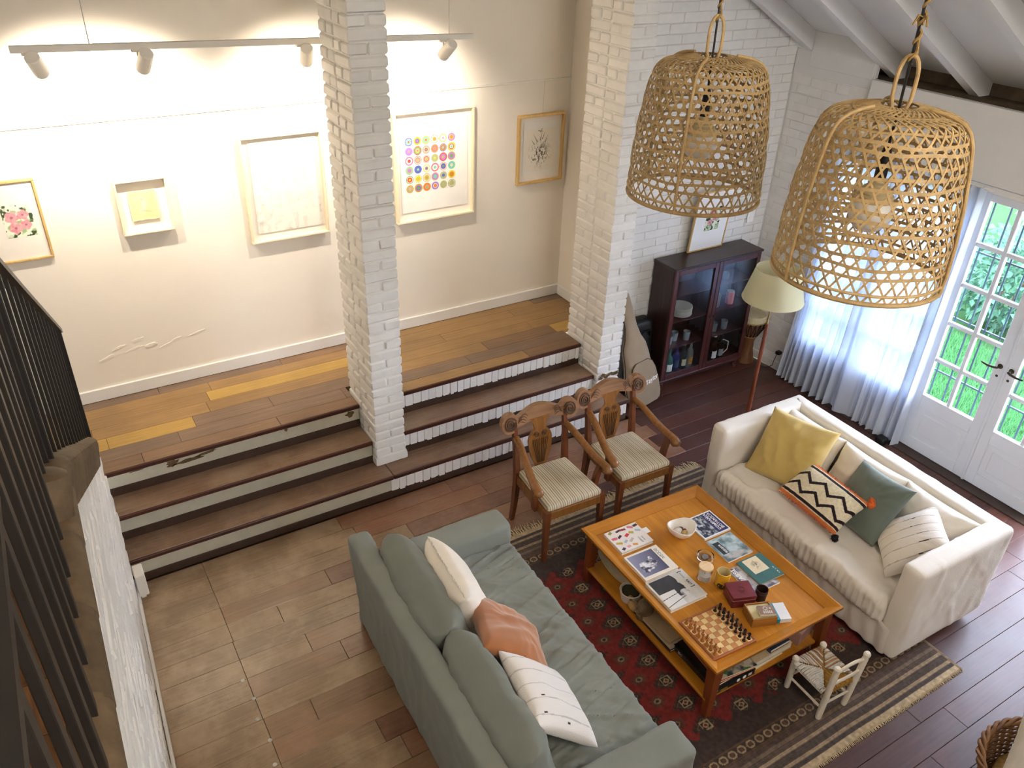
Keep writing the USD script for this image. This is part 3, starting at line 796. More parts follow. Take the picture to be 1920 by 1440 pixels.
# ================================================================== GALLERY: TRACK LIGHT, RAIL, PICTURES
YT = 5.22
track = thing('track_light', 'long white ceiling-hung track with four cylinder spotlights over the pictures', 'track light', (0, 0, 0))
obj('rail', hull([(x, YT + a, z + dz) for x, z in ((.115, 3.100), (2.880, 3.034)) for a in (-.018, .018) for dz in (-.017, .017)]), 'white_metal', track)
for x in (.5, 2.70):
    obj('suspension_cable', tube([(x, YT, 3.11 - .0239 * x), (x, YT, 4.8)], .0025, 6), 'steel_wire', track)
mat('lamp_glow', S(255, 240, 210), rough=.5)
MATS['lamp_glow'] = usdkit.material(stage, '/World/Looks/lamp_glow_on', {'e': ('emission', {'color': (1.0, .88, .68), 'strength': 12.0})}, [], surface='e.emission')
SPOT = 1350.0
def spot(x, tx, tz, k):
    zr = 3.085 - .0239 * (x - .115)
    o = np.array([x, YT, zr - .067]); tgt = np.array([tx, YB, tz])
    d = (tgt - o) / np.linalg.norm(tgt - o)
    u = np.cross(d, (1, 0, 0)); u /= np.linalg.norm(u); w = np.cross(d, u)
    M = np.stack([u, w, d], 1)
    if np.linalg.det(M) < 0:
        M[:, 1] *= -1
    s = obj('spotlight_head', tf(lathe([(0, -.075), (.034, -.075), (.038, -.071), (.040, .06), (.038, .072), (.033, .072), (.031, .045), (0, .045)], 28), M, o), 'white_metal', track)
    obj('lamp_lens', tf(lathe([(0, .047), (.030, .047), (.030, .046), (0, .046)], 24), M, o), 'lamp_glow', s)
    obj('bracket', join(tube([(x - .03, YT, zr), (x - .03, YT, zr - .037), o + (-.012, 0, .02)], .006, 6), cham(x - .06, x + .02, YT - .016, YT + .016, zr - .016, zr + .001, .003)), 'white_metal', s)
    L = UsdLux.SphereLight.Define(stage, str(track.GetPath()) + '/lamp_%03d' % k)
    z_ = -d; x_ = u; y_ = np.cross(z_, x_)
    p = o + d * .085
    L.AddTransformOp().Set(Gf.Matrix4d(*x_, 0, *y_, 0, *z_, 0, *p, 1))
    L.CreateRadiusAttr(.024)
    L.CreateIntensityAttr(SPOT)
    L.CreateColorAttr(Gf.Vec3f(1.0, .88, .74))
    sh = UsdLux.ShapingAPI.Apply(L.GetPrim())
    sh.CreateShapingConeAngleAttr(70.0)
    sh.CreateShapingConeSoftnessAttr(1.0)
spot(.224, .42, 2.46, 0); spot(.764, .66, 2.44, 1); spot(1.705, 1.84, 2.44, 2); spot(2.685, 2.56, 2.44, 3)

pr = obj('trim_3', cham(-.9, 4.14, YB - .010, YB + .002, 2.562, 2.578, .002), 'white_metal', kind='structure', label='thin white picture rail along the gallery wall', cat='picture rail')
wood('frame_oak', S(206, 168, 104), S(226, 192, 130), rough=.5, spec=.3, axis=2, grain=40, bump=.04)
mat('frame_cream', S(238, 226, 192), rough=.5, spec=.3, var=.03, vs=20)
mat('mat_board', S(236, 228, 216), rough=.9, spec=.1, var=.02)
mat('paper_white', S(240, 236, 228), rough=.9, spec=.1, var=.03, vs=10, bump=.1, bs=60)
vcol('print', rough=.85, spec=.15)
pane('picture_glass', boost=.35)
def picture(label, x0, x1, z0, z1, dep, fw, fmat, wires, inner):
    """frame on the gallery wall with its back at YB"""
    cx, cz = (x0 + x1) / 2, (z0 + z1) / 2
    t = thing('framed_picture', label, 'picture', (cx, YB, z0))
    w, h = (x1 - x0) / 2, z1 - z0
    yf = -dep
    for (a, b, c, d) in ((-w, w, h - fw, h), (-w, w, 0, fw)):
        obj('frame_side', cham(a, b, yf, -.002, c, d, .003), fmat, t)
    for (a, b) in ((-w, -w + fw), (w - fw, w)):
        obj('frame_side', cham(a, b, yf, -.002, fw, h - fw, .003), fmat, t)
    obj('backing', bx(-w + fw, w - fw, -.010, -.002, fw, h - fw), 'mat_board', t)
    inner(t, w - fw, fw, h - fw)
    for wx, top in wires:
        obj('hanging_wire', tube([(wx - cx, -.006, h), (wx - cx, -.012, 2.57 - z0)], .0012, 5), 'steel_wire', t)
    return t
def put_print(t, name, w, h, cx, y, cz, nx, ny, fn, m_='print'):
    g, c = grid(w, h, nx, ny, fn)
    obj(name, tf(trimesh.Trimesh(*g, process=False), XZ, (cx, y, cz)), m_, t, smooth=False, cd=c)

def floral(pink, seed):
    def fn(U, V):
        P = np.stack([U * 34, V * 34, np.full_like(U, seed * 1.7)], -1)
        base = const(U, S(232, 236, 214))
        g = fbm(P * .9, 3, seed)
        base = lerp(base, S(150, 176, 120), np.clip((g - .52) * 9, 0, 1)[...] * 1.0) if False else base * (1 - np.clip((g - .5) * 8, 0, 1))[..., None] + np.array(S(160, 186, 132)) * np.clip((g - .5) * 8, 0, 1)[..., None]
        d = fbm(P * 1.3 + 9, 3, seed + 3)
        k = np.clip((d - .58) * 14, 0, 1)[..., None]
        base = base * (1 - k) + np.array(S(70, 84, 58)) * k
        for (cx, cz, r) in pink:
            rr = np.hypot(U - cx, V - cz); th = np.arctan2(V - cz, U - cx)
            pet = r * (.78 + .22 * np.abs(np.sin(2.5 * th + cx * 40)))
            k = np.clip((pet - rr) / .004, 0, 1)[..., None]
            sh = (fbm(P * 2 + 5, 2, seed + 6))[..., None]
            c = np.array(S(246, 196, 196)) * sh + np.array(S(212, 104, 124)) * (1 - sh)
            c = c * (1 - np.clip((r * .25 - rr) / .004, 0, 1)[..., None] * .5)
            base = base * (1 - k) + c * k
        return base
    return fn
def in_floral(t, w, z0, z1):
    obj('mount', bx(-w, w, -.014, -.010, z0, z1), 'mat_board', t)
    put_print(t, 'flower_print', .17, .21, .07, -.0145, (z0 + z1) / 2 + .005, 60, 72, floral([(.05, .13, .042), (.115, .14, .036), (.06, .06, .04), (.12, .075, .036)], 4))
picture('oak framed pink flower print on wide mount, cut by the iron railing', -.36, .066, 1.742, 2.268, .026, .016, 'frame_oak', [], in_floral)

def in_small(t, w, z0, z1):
    q = np.random.default_rng(2)
    a, b = -.09, .085; c, d = z0 + .075, z0 + .275
    bot = [(x, c + q.uniform(-.004, .004)) for x in np.linspace(a, b, 10)]
    poly = Polygon(bot + [(b, d), (a, d)])
    obj('deckle_sheet', tf(prism(poly, .006), XZ, (0, -.020, 0)), 'old_paper', t, label='small yellowed sheet with torn lower edge')
    def fn(U, V):
        P = np.stack([U * 30, V * 30, U * 0], -1)
        k = (fbm(P, 3, 2))[..., None]
        base = np.array(S(226, 214, 164)) * k + np.array(S(206, 196, 142)) * (1 - k)
        x = U - .075 + .01 * np.sin(V * 50)
        fig = np.exp(-(x / .018) ** 2) * np.clip(np.sin(V / .165 * PI), 0, 1) * .75
        base = base * (1 - fig[..., None]) + np.array(S(232, 214, 190)) * fig[..., None]
        m = np.exp(-((U - .078) / .007) ** 2 - ((V - .128) / .004) ** 2) + np.exp(-((U - .068) / .004) ** 2 - ((V - .131) / .004) ** 2) + .7 * np.exp(-((V - .048 - (U - .08) * -.25) / .003) ** 2) * ((U > .06) & (U < .125))
        return base * (1 - .45 * np.clip(m, 0, 1)[..., None])
    put_print(t, 'drawing', .160, .180, -.0025, -.0264, (c + d) / 2 + .004, 60, 66, fn)
mat('old_paper', S(224, 212, 164), rough=.9, spec=.1, var=.06, vs=20)
picture('small deep cream box frame holding a yellowed sheet with a faint figure', .502, .832, 1.815, 2.187, .055, .014, 'frame_cream', [(.62, 2.57)], in_small)

def in_big(t, w, z0, z1):
    def fn(U, V):
        P = np.stack([U * 12, V * 26, U * 0], -1)
        a = fbm(P, 4, 7); b = fbm(P * (3.1, 1.1, 1), 4, 9)
        k = np.clip((a - .45) * 3, 0, 1) * np.clip((b - .40) * 4, 0, 1) * np.clip(1.15 - V / .66, 0.15, 1)
        mk = ((fbm(P * (5, .6, 1) + 3, 2, 4) > .64) & (fbm(P * .5 + 8, 2, 5) > .52)) * .25
        return const(U, S(236, 228, 216)) * (1 - (.20 * k + mk * .5)[..., None])
    obj('sheet', bx(-w + .045, w - .02, -.016, -.010, z0 + .05, z1 - .03), 'paper_white', t)
    put_print(t, 'white_relief_drawing', 2 * w - .065, z1 - z0 - .08, .0125, -.0165, (z0 + z1) / 2 + .01, 110, 150, fn)
picture('large cream box frame with a white sheet of faint grey marks, beside the pillar', 1.343, 1.932, 1.603, 2.378, .045, .016, 'frame_cream', [(1.62, 2.57)], in_big)

PALE = [S(*c) for c in ((232, 128, 60), (214, 84, 74), (240, 196, 40), (120, 160, 90), (96, 110, 190), (170, 130, 200), (240, 160, 150), (128, 200, 170), (200, 150, 60), (226, 110, 140), (180, 176, 120), (250, 250, 244))]
def in_rings(t, w, z0, z1):
    obj('sheet', bx(-w + .035, w - .035, -.016, -.010, z0 + .06, z1 - .05), 'paper_white', t)
    q = np.random.default_rng(12)
    CS = q.integers(0, 11, (6, 6, 5)); RS = np.sort(q.uniform(.2, .9, (6, 6, 4)), -1)
    p = .0745; R0 = .0345
    def fn(U, V):
        i = np.clip((U / p).astype(int), 0, 5); j = np.clip((V / p).astype(int), 0, 5)
        rr = np.hypot(U - (i + .5) * p, V - (j + .5) * p) / (R0 * (.9 + .1 * ((i * 3 + j) % 4) / 3))
        C = const(U, S(240, 236, 228))
        out = np.array(PALE)
        for lv in range(4, -1, -1):
            lim = 1.0 if lv == 4 else RS[i, j, lv]
            ci = CS[i, j, lv]; c = out[ci]
            c = c * .82 + .16 if False else c
            if lv % 2 == 1:
                c = np.where((ci % 3 == 0)[..., None], np.array(S(246, 240, 230)), c)
            C = np.where((rr < lim)[..., None], c, C)
        return C
    put_print(t, 'ring_print', p * 6, p * 6, -.035, -.0165, (z0 + z1) / 2 + .02, 210, 210, fn)
picture('large white framed print of colourful concentric rings in six rows', 2.503, 3.20, 1.563, 2.438, .045, .018, 'frame_cream', [(2.85, 2.57)], in_rings)

def in_ink(t, w, z0, z1):
    obj('sheet', bx(-w + .04, w - .035, -.014, -.010, z0 + .05, z1 - .04), 'paper_white', t)
    def fn(U, V):
        x, y = U - .15, V - .17
        P = np.stack([U * 70, V * 50, U * 0], -1)
        a = fbm(P, 3, 13)
        body = np.exp(-(x / .075) ** 2 - ((y + .02) / .085) ** 2)
        lines = np.clip((np.abs(2 * fbm(P * (1.6, .5, 1), 3, 15) - 1) < .05) * 1.0, 0, 1)
        k = np.clip(body * 1.6 * (a > .55) * .75 + lines * body * .9, 0, 1)
        for (ax, ay, bx_, by) in ((-.03, .08, -.075, .15), (.0, .09, .015, .17), (.05, .07, .075, .13), (.02, .10, .045, .155), (-.06, .06, -.09, .10), (-.02, .17, .03, .16), (.0, .16, .02, .20)):
            tt = np.clip(((x - ax) * (bx_ - ax) + (y - ay) * (by - ay)) / ((bx_ - ax) ** 2 + (by - ay) ** 2), 0, 1)
            dd = np.hypot(x - ax - tt * (bx_ - ax), y - ay - tt * (by - ay))
            k = np.maximum(k, (dd < .0045 * (1.1 - tt)) * .8)
        k = np.maximum(k, (np.hypot(x, y) < .011) * .95)
        k = np.maximum(k, (np.hypot((x + .06), y + .075) < .014) * (a > .45) * .8)
        return const(U, S(232, 224, 208)) * (1 - k[..., None] * .82)
    put_print(t, 'ink_drawing', .30, .36, 0, -.0145, (z0 + z1) / 2 - .01, 150, 180, fn)
picture('pale oak framed black ink drawing near the end of the gallery wall', 3.622, 4.082, 1.728, 2.31, .04, .020, 'frame_oak', [(3.87, 2.57)], in_ink)

# ================================================================== PENDANT BASKET LAMPS
mat('bamboo', S(188, 158, 108), rough=.55, spec=.3, var=.25, vs=30, rvar=.1)
mat('bamboo_dark', S(160, 116, 54), rough=.55, spec=.3, var=.25, vs=30)
mat('jute', S(150, 122, 74), rough=.9, spec=.1, var=.3, vs=60, bump=.4, bs=200)
mat('bulb_glass', S(246, 242, 232), rough=.25, spec=.5, var=.0)
mat('bulb_base', S(214, 196, 152), rough=.5, spec=.3, var=.05)
def pendant(label, loc, rot, seed):
    """origin at the centre of the lower rim"""
    t = thing('pendant_lamp', label, 'pendant lamp', loc, (0, 0, rot), 'woven basket pendant lamps')
    H = .485
    pr_ = np.array([(.235, 0), (.239, .06), (.236, .15), (.227, .25), (.214, .34), (.203, .40), (.191, .435), (.170, .458), (.13, .472), (.08, .480), (.03, .484)])
    d = np.r_[0, np.cumsum(np.linalg.norm(np.diff(pr_, axis=0), axis=1))]
    def prof_(s):
        return np.interp(s, d, pr_[:, 0]), np.interp(s, d, pr_[:, 1])
    Lmax = d[-1]
    q = np.random.default_rng(seed)
    def strip(P, Nn, w, th):
        """flat strip along points with normals"""
        T = np.gradient(P, axis=0); T /= np.linalg.norm(T, axis=1, keepdims=True)
        B = np.cross(T, Nn); B /= np.linalg.norm(B, axis=1, keepdims=True)
        V = np.stack([P + B * w / 2 + Nn * th / 2, P - B * w / 2 + Nn * th / 2, P - B * w / 2 - Nn * th / 2, P + B * w / 2 - Nn * th / 2], 1).reshape(-1, 3)
        n = len(P); F = []
        for i in range(n - 1):
            for k in range(4):
                l = (k + 1) % 4
                a, b, c, e = i * 4 + k, i * 4 + l, (i + 1) * 4 + l, (i + 1) * 4 + k
                F += [(a, b, c), (a, c, e)]
        return trimesh.Trimesh(V, np.array(F), process=False)
    def surf(s, ph, off):
        r, z = prof_(s)
        r2_, z2_ = prof_(np.clip(s + .002, 0, Lmax)); r1_, z1_ = prof_(np.clip(s - .002, 0, Lmax))
        tr_, tz_ = r2_ - r1_, z2_ - z1_
        ln = np.hypot(tr_, tz_) + 1e-9
        nr, nz = tz_ / ln, -tr_ / ln
        N_ = np.stack([nr * np.cos(ph), nr * np.sin(ph), nz], -1)
        return np.stack([r * np.cos(ph), r * np.sin(ph), z], -1) + N_ * np.asarray(off)[..., None], N_
    a = np.linspace(0, 2 * PI, 73)
    ringS = np.r_[np.arange(.0746, .41, .02985), .425, .455, .49, .525]
    bands = []
    for s in ringS:
        wob = .0025 * np.sin(3 * a + q.uniform(0, 6)) + .002 * np.sin(7 * a + q.uniform(0, 6))
        wob[-1] = wob[0]
        P, N_ = surf(s + wob, a, np.full(73, .0))
        bands.append(strip(P, N_,   .0088 if s < .43 else .007, .0018))
    obj('horizontal_bands', join(*bands), 'bamboo', t, smooth=False, kind='stuff')
    dg = []
    nd = 42
    ss = np.linspace(.0, .595, 46)
    tw = np.interp(ss, [0, .40, .48, .60], [0, 1.003, 1.28, 1.9])
    for sgn in (1, -1):
        for k in range(nd):
            ph = 2 * PI * (k + q.uniform(-.06, .06)) / nd + sgn * tw
            P, N_ = surf(ss, ph, .0022 * np.sin(ss / .0268 * PI * .5 + (0 if sgn > 0 else PI / 2)) * sgn)
            dg.append(strip(P, N_, .0056, .0016))
    obj('diagonal_weave', join(*dg), 'bamboo', t, smooth=False, kind='stuff')
    for s, rr in ((.004, .0075), (.030, .0045)):
        r, z = prof_(s)
        obj('rim_hoop', tube(np.c_[(r + .003) * np.cos(a[:-1]), (r + .003) * np.sin(a[:-1]), np.full(72, z)], rr, 8, closed=True), 'bamboo', t)
    for k in range(3):
        s = np.linspace(0, .56, 30)
        P, N_ = surf(s, np.full(30, k * 2 * PI / 3 + .4), np.full(30, .006))
        obj('rib', tube(P, .0055, 8), 'bamboo', t)
    # carrying loop on the top, cord with jute tie
    th = np.linspace(0, PI, 15)
    obj('loop_handle', tube(np.c_[np.zeros(17), np.r_[-.016, -.024 * np.cos(th) * (1 + .3 * np.sin(th)), .016], np.r_[.47, .50 + .11 * np.sin(th) ** .7, .47]], .0055, 8), 'bamboo', t)
    obj('cord', tube([(.0, .0, .36), (.002, .0, .48), (0, .004, .70), (0, 0, 2.0)], .0038, 6), 'black_plastic', t)
    zz = np.linspace(.585, .80, 60)
    obj('jute_tie', join(tube(np.c_[.006 * np.cos(zz * 150), .006 * np.sin(zz * 150), zz], .004, 5), *[tube([(0, 0, .70), (.012 * math.cos(k), .012 * math.sin(k), .705), (.020 * math.cos(k), .02 * math.sin(k), .68)], .003, 5) for k in (0, 2, 4)],
        tube([(0, -.01, .60), (0.008, .0, .66), (0, .012, .70)], .004, 6)), 'jute', t)
    obj('lamp_holder', lathe([(0, .375), (.010, .375), (.013, .36), (.0165, .315), (.0165, .285), (0, .285)], 20), 'black_plastic', t)
    bb_ = [(0, .285), (.014, .285), (.017, .276)]
    for k in range(3):
        z0 = .276 - k * .012
        bb_ += [(.028 + k * .009, z0 - .004), (.027 + k * .009, z0 - .010)]
    bb_ += [(.052, .238), (.052, .222), (0, .222)]
    bulb = obj('bulb', lathe([(.050, .224), (.060, .205), (.062, .185), (.052, .155), (.03, .136), (0, .130)], 28), 'bulb_glass', t)
    obj('bulb_collar', lathe(bb_, 28), 'bulb_base', bulb)
    return t
pendant('woven bamboo basket lamp hanging in front of the sheer curtain, the nearer of the two', (2.06, 1.37, 2.955), 25, 1)
pendant('woven bamboo basket lamp hanging before the alcove brick wall, the farther of the two', (2.11, 2.14, 2.955), 70, 2)

# ================================================================== RUG
vcol('rug_pile', rough=.95, spec=.05, bump=.5, bs=420, bd=.004, sheen=.2)
mat('fringe', S(206, 190, 156), rough=.95, spec=.05, var=.2, vs=50)
RX0, RX1, RY0, RY1 = 1.72, 4.092, 1.318, 3.62
def rug_paint(U, V):
    """U along x from RX0, V along y from RY0"""
    W, H = RX1 - RX0, RY1 - RY0
    P = np.stack([U * 60, V * 60, U * 0], -1)
    g = fbm(P, 2, 3)[..., None]
    RED, DK, BRN, BEI, BLK = np.array(S(118, 40, 35)), np.array(S(58, 48, 42)), np.array(S(92, 70, 54)), np.array(S(170, 146, 110)), np.array(S(44, 38, 36))
    C = const(U, RED)
    v = np.minimum(V, H - V)          # distance from the two ends
    # field: rows of large hooked diamonds and small rosettes
    def lat(px, py, ox, oy):
        return np.mod(U - ox + px / 2, px) - px / 2, np.mod(V - oy + py / 2, py) - py / 2
    ang = np.arctan2
    for (px, py, ox, oy, a, b, typ) in ((.27, .168, .76, 1.654, .092, .066, 'big'), (.27, .168, .625, 1.738, .052, .040, 'small')):
        x, y_ = lat(px, py, ox, oy)
        dd = np.abs(x) / a + np.abs(y_) / b
        if typ == 'big':
            hook = .12 * np.sign(np.sin(x * 260)) * (dd > .72)
            C = np.where((dd + hook < 1.0)[..., None], DK, C)
            C = np.where(((dd > .62) & (dd < .70))[..., None], np.array(S(104, 88, 66)), C)
            sq = np.maximum(np.abs(x) / (a * .36), np.abs(y_) / (b * .42))
            C = np.where((sq < 1)[..., None], BEI * .85, C)
            C = np.where((sq < .80)[..., None], BLK, C)
            d2 = np.abs(x) / (a * .26) + np.abs(y_) / (b * .30)
            C = np.where((d2 < 1)[..., None], BEI * .8, C)
            C = np.where((d2 < .5)[..., None], RED * .8, C)
        else:
            rr = np.hypot(x / a, y_ / b); th = ang(y_ / b, x / a)
            C = np.where(((rr < 1) & ((np.cos(th * 12) > -.1) | (rr < .55)))[..., None], BRN * .8, C)
            C = np.where((rr < .42)[..., None], BEI * .55, C)
            C = np.where((rr < .22)[..., None], BLK, C)
    # deep-toned frame around the field
    u = W - U
    dark = (v < .43) | (u < .16)
    C = np.where(dark[..., None], np.array(S(66, 54, 48)), C)
    zig = np.abs(np.mod(U, .12) - .06)
    C = np.where(((v > .42) & (v < .42 + zig * 1.0))[..., None], np.array(S(62, 50, 46)), C)
    # chain band
    cx = np.mod(U, .066) - .033
    rr = np.hypot(cx / .028, (v - .27) / .024)
    C = np.where(((rr < 1) & (rr > .62))[..., None], BEI * .8, C)
    C = np.where(((rr < .42))[..., None], np.array(S(98, 66, 54)), C)
    C = np.where((np.abs(np.abs(v - .27) - .034) < .0045)[..., None], BRN, C)
    # stripes of the flat-woven ends
    st = [(.0, .038, (182, 160, 126)), (.038, .064, (76, 66, 60)), (.064, .084, (160, 138, 108)), (.084, .128, (82, 70, 62)), (.128, .150, (160, 138, 110)), (.150, .178, (90, 76, 66)), (.178, .196, (122, 104, 86)), (.196, .232, (88, 72, 64))]
    for a, b, c in st:
        C = np.where(((v >= a) & (v < b))[..., None], np.array(S(*c)), C)
    fine = .86 + .22 * (np.sin(V * 2 * PI / .011) > 0)
    C = np.where(((v < .235) & (v > .04))[..., None], C * fine[..., None], C)
    C = np.where((u < .022)[..., None], np.array(S(136, 114, 88)), C)
    return C * (.62 + .76 * g)
rug = thing('rug', 'dark red patterned wool rug with striped ends under the coffee table', 'rug', (0, 0, 0))
g_, c_ = grid(RX1 - RX0, RY1 - RY0, 470, 460, rug_paint)
gv = np.array(g_[0]); gv[:, 2] = .010 + .0012 * noise(gv * 9, 4) + .0008 * noise(gv * (60, 60, 1), 5)
edge_ = np.minimum.reduce([gv[:, 0] + (RX1 - RX0) / 2, (RX1 - RX0) / 2 - gv[:, 0], gv[:, 1] + (RY1 - RY0) / 2, (RY1 - RY0) / 2 - gv[:, 1]])
gv[:, 2] = np.where(edge_ < 1e-6, .0008, gv[:, 2])
gv[:, 0] += .006 * (noise(gv * (0, 5, 0) + 3, 1) - .5); gv[:, 1] += .010 * (noise(gv * (4, 0, 0), 2) - .5)
obj('pile', tf(trimesh.Trimesh(gv, g_[1], process=False), None, ((RX0 + RX1) / 2, (RY0 + RY1) / 2, 0)), 'rug_pile', rug, smooth=True, cd=c_)
q_ = np.random.default_rng(77)
fr = []
for x in np.arange(RX0 + .01, RX1, .0105):
    L = q_.uniform(.045, .085)
    fr.append(tube([(x, RY1 - .004, .006), (x + q_.uniform(-.01, .01), RY1 + L * .5, .007), (x + q_.uniform(-.02, .02), RY1 + L, .003)], [.0036, .003, .0015], 5))
    fr.append(tube([(x, RY0 + .003, .005), (x + q_.uniform(-.004, .004), RY0 - .008, .004), (x + q_.uniform(-.006, .006), RY0 - .016, .002)], [.0034, .003, .0015], 4))
obj('fringe', join(*fr), 'fringe', rug, kind='stuff')

# ================================================================== COFFEE TABLE
wood('cherry', S(178, 112, 26), S(204, 138, 44), rough=.30, spec=.45, axis=1, grain=30, long=1.6, rvar=.03, bump=.03, coat=.15)
wood('cherry_x', S(176, 110, 26), S(200, 134, 44), rough=.30, spec=.45, axis=0, grain=30, long=1.6, rvar=.03, bump=.03, coat=.15)
wood('cherry_leg', S(112, 54, 24), S(142, 74, 34), rough=.32, spec=.45, axis=2, grain=30, rvar=.04, bump=.03, coat=.15)
TC = np.array([2.967, 2.423]); TR = -1.39
table = thing('coffee_table', 'long cherry wood tray-top coffee table with a lower shelf', 'coffee table', (TC[0], TC[1], .011), (0, 0, TR))
hx, hy, zt, ztr = .482, .634, .430, .392
obj('tray', cham(-hx + .05, hx - .05, -hy + .05, hy - .05, ztr - .022, ztr, .003), 'cherry', table)
def rim_piece(p0, p1, inw):
    """sloped rim board from corner to corner; mitred"""
    p0, p1, inw = map(np.array, (p0, p1, inw))
    d = (p1 - p0) / np.linalg.norm(p1 - p0)
    P = []
    for (o, zz) in ((0, zt), (.012, zt + .004), (.070, ztr + .004), (.070, ztr - .012), (.03, ztr - .022), (.0, zt - .016)):
        for p, s in ((p0, 1), (p1, -1)):
            c = p + inw * o + d * s * o
            P.append((c[0], c[1], zz))
    return hull(P)
obj('rim', rim_piece((-hx, -hy), (-hx, hy), (1, 0)), 'cherry', table)
obj('rim', rim_piece((hx, -hy), (hx, hy), (-1, 0)), 'cherry', table)
obj('rim', rim_piece((-hx, hy), (hx, hy), (0, -1)), 'cherry_x', table)
obj('rim', rim_piece((-hx, -hy), (hx, -hy), (0, 1)), 'cherry_x', table)
for sx in (-1, 1):
    for sy in (-1, 1):
        cx, cy = sx * (hx - .062), sy * (hy - .062)
        obj('leg', hull([(cx + sx * .0 + a * .032, cy + b * .032, ztr - .022) for a in (-1, 1) for b in (-1, 1)] + [(cx + sx * .012 + a * .019, cy + sy * .012 + b * .019, 0) for a in (-1, 1) for b in (-1, 1)]), 'cherry_leg', table)
obj('apron', join(cham(-hx + .08, hx - .08, -hy + .05, -hy + .07, ztr - .075, ztr - .02, .002), cham(-hx + .08, hx - .08, hy - .07, hy - .05, ztr - .075, ztr - .02, .002)), 'cherry_leg', table)
ZSH = .135
obj('shelf', cham(-hx + .03, hx - .03, -hy + .055, hy - .055, ZSH - .02, ZSH, .003), 'cherry', table)
ZT = ztr + .011 + .0004
ZS = ZSH + .011 + .0004

def tl(lx, ly):        # table-local -> world
    a = math.radians(TR)
    return TC[0] + lx * math.cos(a) - ly * math.sin(a), TC[1] + lx * math.sin(a) + ly * math.cos(a)

# ---- books and magazines on the table
mat('page_edge', S(232, 222, 200), rough=.9, spec=.1, var=.06, vs=80)
mat('white_card', S(238, 236, 232), rough=.7, spec=.3, var=.02)
mat('ink_black', S(24, 24, 28), rough=.7, spec=.2, var=.05)
mat('ink_grey', S(120, 116, 110), rough=.7, spec=.2, var=.05)
mat('ink_white', S(244, 242, 238), rough=.7, spec=.2, var=.02)
mat('gold_ink', S(206, 176, 70), rough=.5, spec=.4, var=.05)
vcol('cover', rough=.32, spec=.45, coat=.1)
def lettering(t, text, h, origin, xdir, up, z, m_='ink_black', bold=False, depth=.0008):
    """text lying flat: origin = lower left corner of the line (thing-local)"""
    g = meshkit.text_mesh(text, h, depth, bold)
    M = frame3((*xdir, 0), (*up, 0))
    return obj('lettering', tf(g, M, (*origin, z)), m_, t, smooth=False)
def book(label, cx, cy, w, l, th, deg, z, paint, mcover='white_card', cat='book', name='book', res=.0026, group=None, pages='page_edge'):
    """flat lying book: w along local x, l along local y; paint(U,V) colours the cover"""
    t = thing(name, label, cat, (cx, cy, z), (0, 0, deg), group)
    obj('pages', cham(-w / 2 + .003, w / 2 - .003, -l / 2 + .003, l / 2 - .003, .0015, th - .0015, .0005), pages, t)
    obj('cover', join(cham(-w / 2, w / 2, -l / 2, l / 2, 0, .0016, .0004), cham(-w / 2, w / 2, -l / 2, l / 2, th - .0016, th, .0004), cham(-w / 2, -w / 2 + .002, -l / 2, l / 2, 0, th, .0004)), mcover, t)
    if paint is not None:
        g, c = grid(w - .002, l - .002, int(w / res), int(l / res), paint)
        obj('cover_print', tf(trimesh.Trimesh(*g, process=False), None, (0, 0, th + .0003)), 'cover', t, smooth=False, cd=c)
    return t
mat('cover_green', S(150, 140, 110), rough=.6, var=.1)
def rect_(U, V, a, b, c, d):
    return ((U > a) & (U < b) & (V > c) & (V < d))[..., None]

def p_food(U, V):
    C = const(U, S(238, 230, 222))
    q = np.random.default_rng(4)
    cols = [(60, 60, 90), (196, 170, 70), (220, 120, 130), (150, 150, 70), (236, 160, 175), (170, 190, 200), (70, 40, 60), (80, 60, 60), (226, 150, 80), (200, 190, 170), (226, 70, 80), (150, 60, 60), (150, 190, 150)]
    k = 0
    for i in range(5):
        for j in range(4):
            x, y_ = .025 + i * .047 + q.uniform(-.008, .008) + (j % 2) * .012, .022 + j * .050 + q.uniform(-.006, .006)
            if x > .13 and x < .22 and y_ < .075:
                k += 1
                continue
            a = q.uniform(-.6, .6); w, h = q.uniform(.012, .022), q.uniform(.007, .011)
            dx, dy = U - x, V - y_
            m = (np.abs(dx * math.cos(a) + dy * math.sin(a)) < w) & (np.abs(-dx * math.sin(a) + dy * math.cos(a)) < h)
            C = np.where(m[..., None], np.array(S(*cols[k % 13])), C); k += 1
    return C
b1 = book('white cookbook scattered with small coloured pieces, at the chair end of the table', 2.728, 2.868, .247, .196, .022, -1.5, ZT, p_food)
lettering(b1, 'COMER', .011, (.050, -.025), (0, -1), (1, 0), .0226, 'ink_grey', depth=.0005); lettering(b1, 'SANO', .011, (.072, -.028), (0, -1), (1, 0), .0226, 'ink_grey', depth=.0005)
tabp = obj('bookmark', cham(.118, .168, -.015, .035, .010, .0108, .0001), 'white_card', b1)

def p_rodin(U, V):
    C = const(U, S(240, 232, 216))
    ph = rect_(U, V, .012, .198, .022, .205)
    g = np.clip(.10 + .55 * (1 - U / .2) + .15 * (V / .2), 0, 1)
    C = np.where(ph, lerp(S(40, 40, 62), S(168, 168, 196), g), C)
    P = np.stack([U * 55, V * 55, U * 0], -1)
    n = fbm(P, 3, 5)
    body = np.zeros(U.shape, bool)
    for (x, y_, a, b) in ((.15, .10, .022, .017), (.125, .115, .030, .024), (.095, .105, .034, .030), (.065, .10, .026, .034), (.10, .075, .040, .016), (.06, .065, .020, .020), (.14, .14, .012, .020)):
        body |= ((U - x) / a) ** 2 + ((V - y_) / b) ** 2 < 1 + .35 * (n - .5)
    C = np.where((body[..., None] & ph), lerp(S(70, 70, 86), S(240, 238, 240), np.clip((n - .34) * 3.4, 0, 1)), C)
    return C
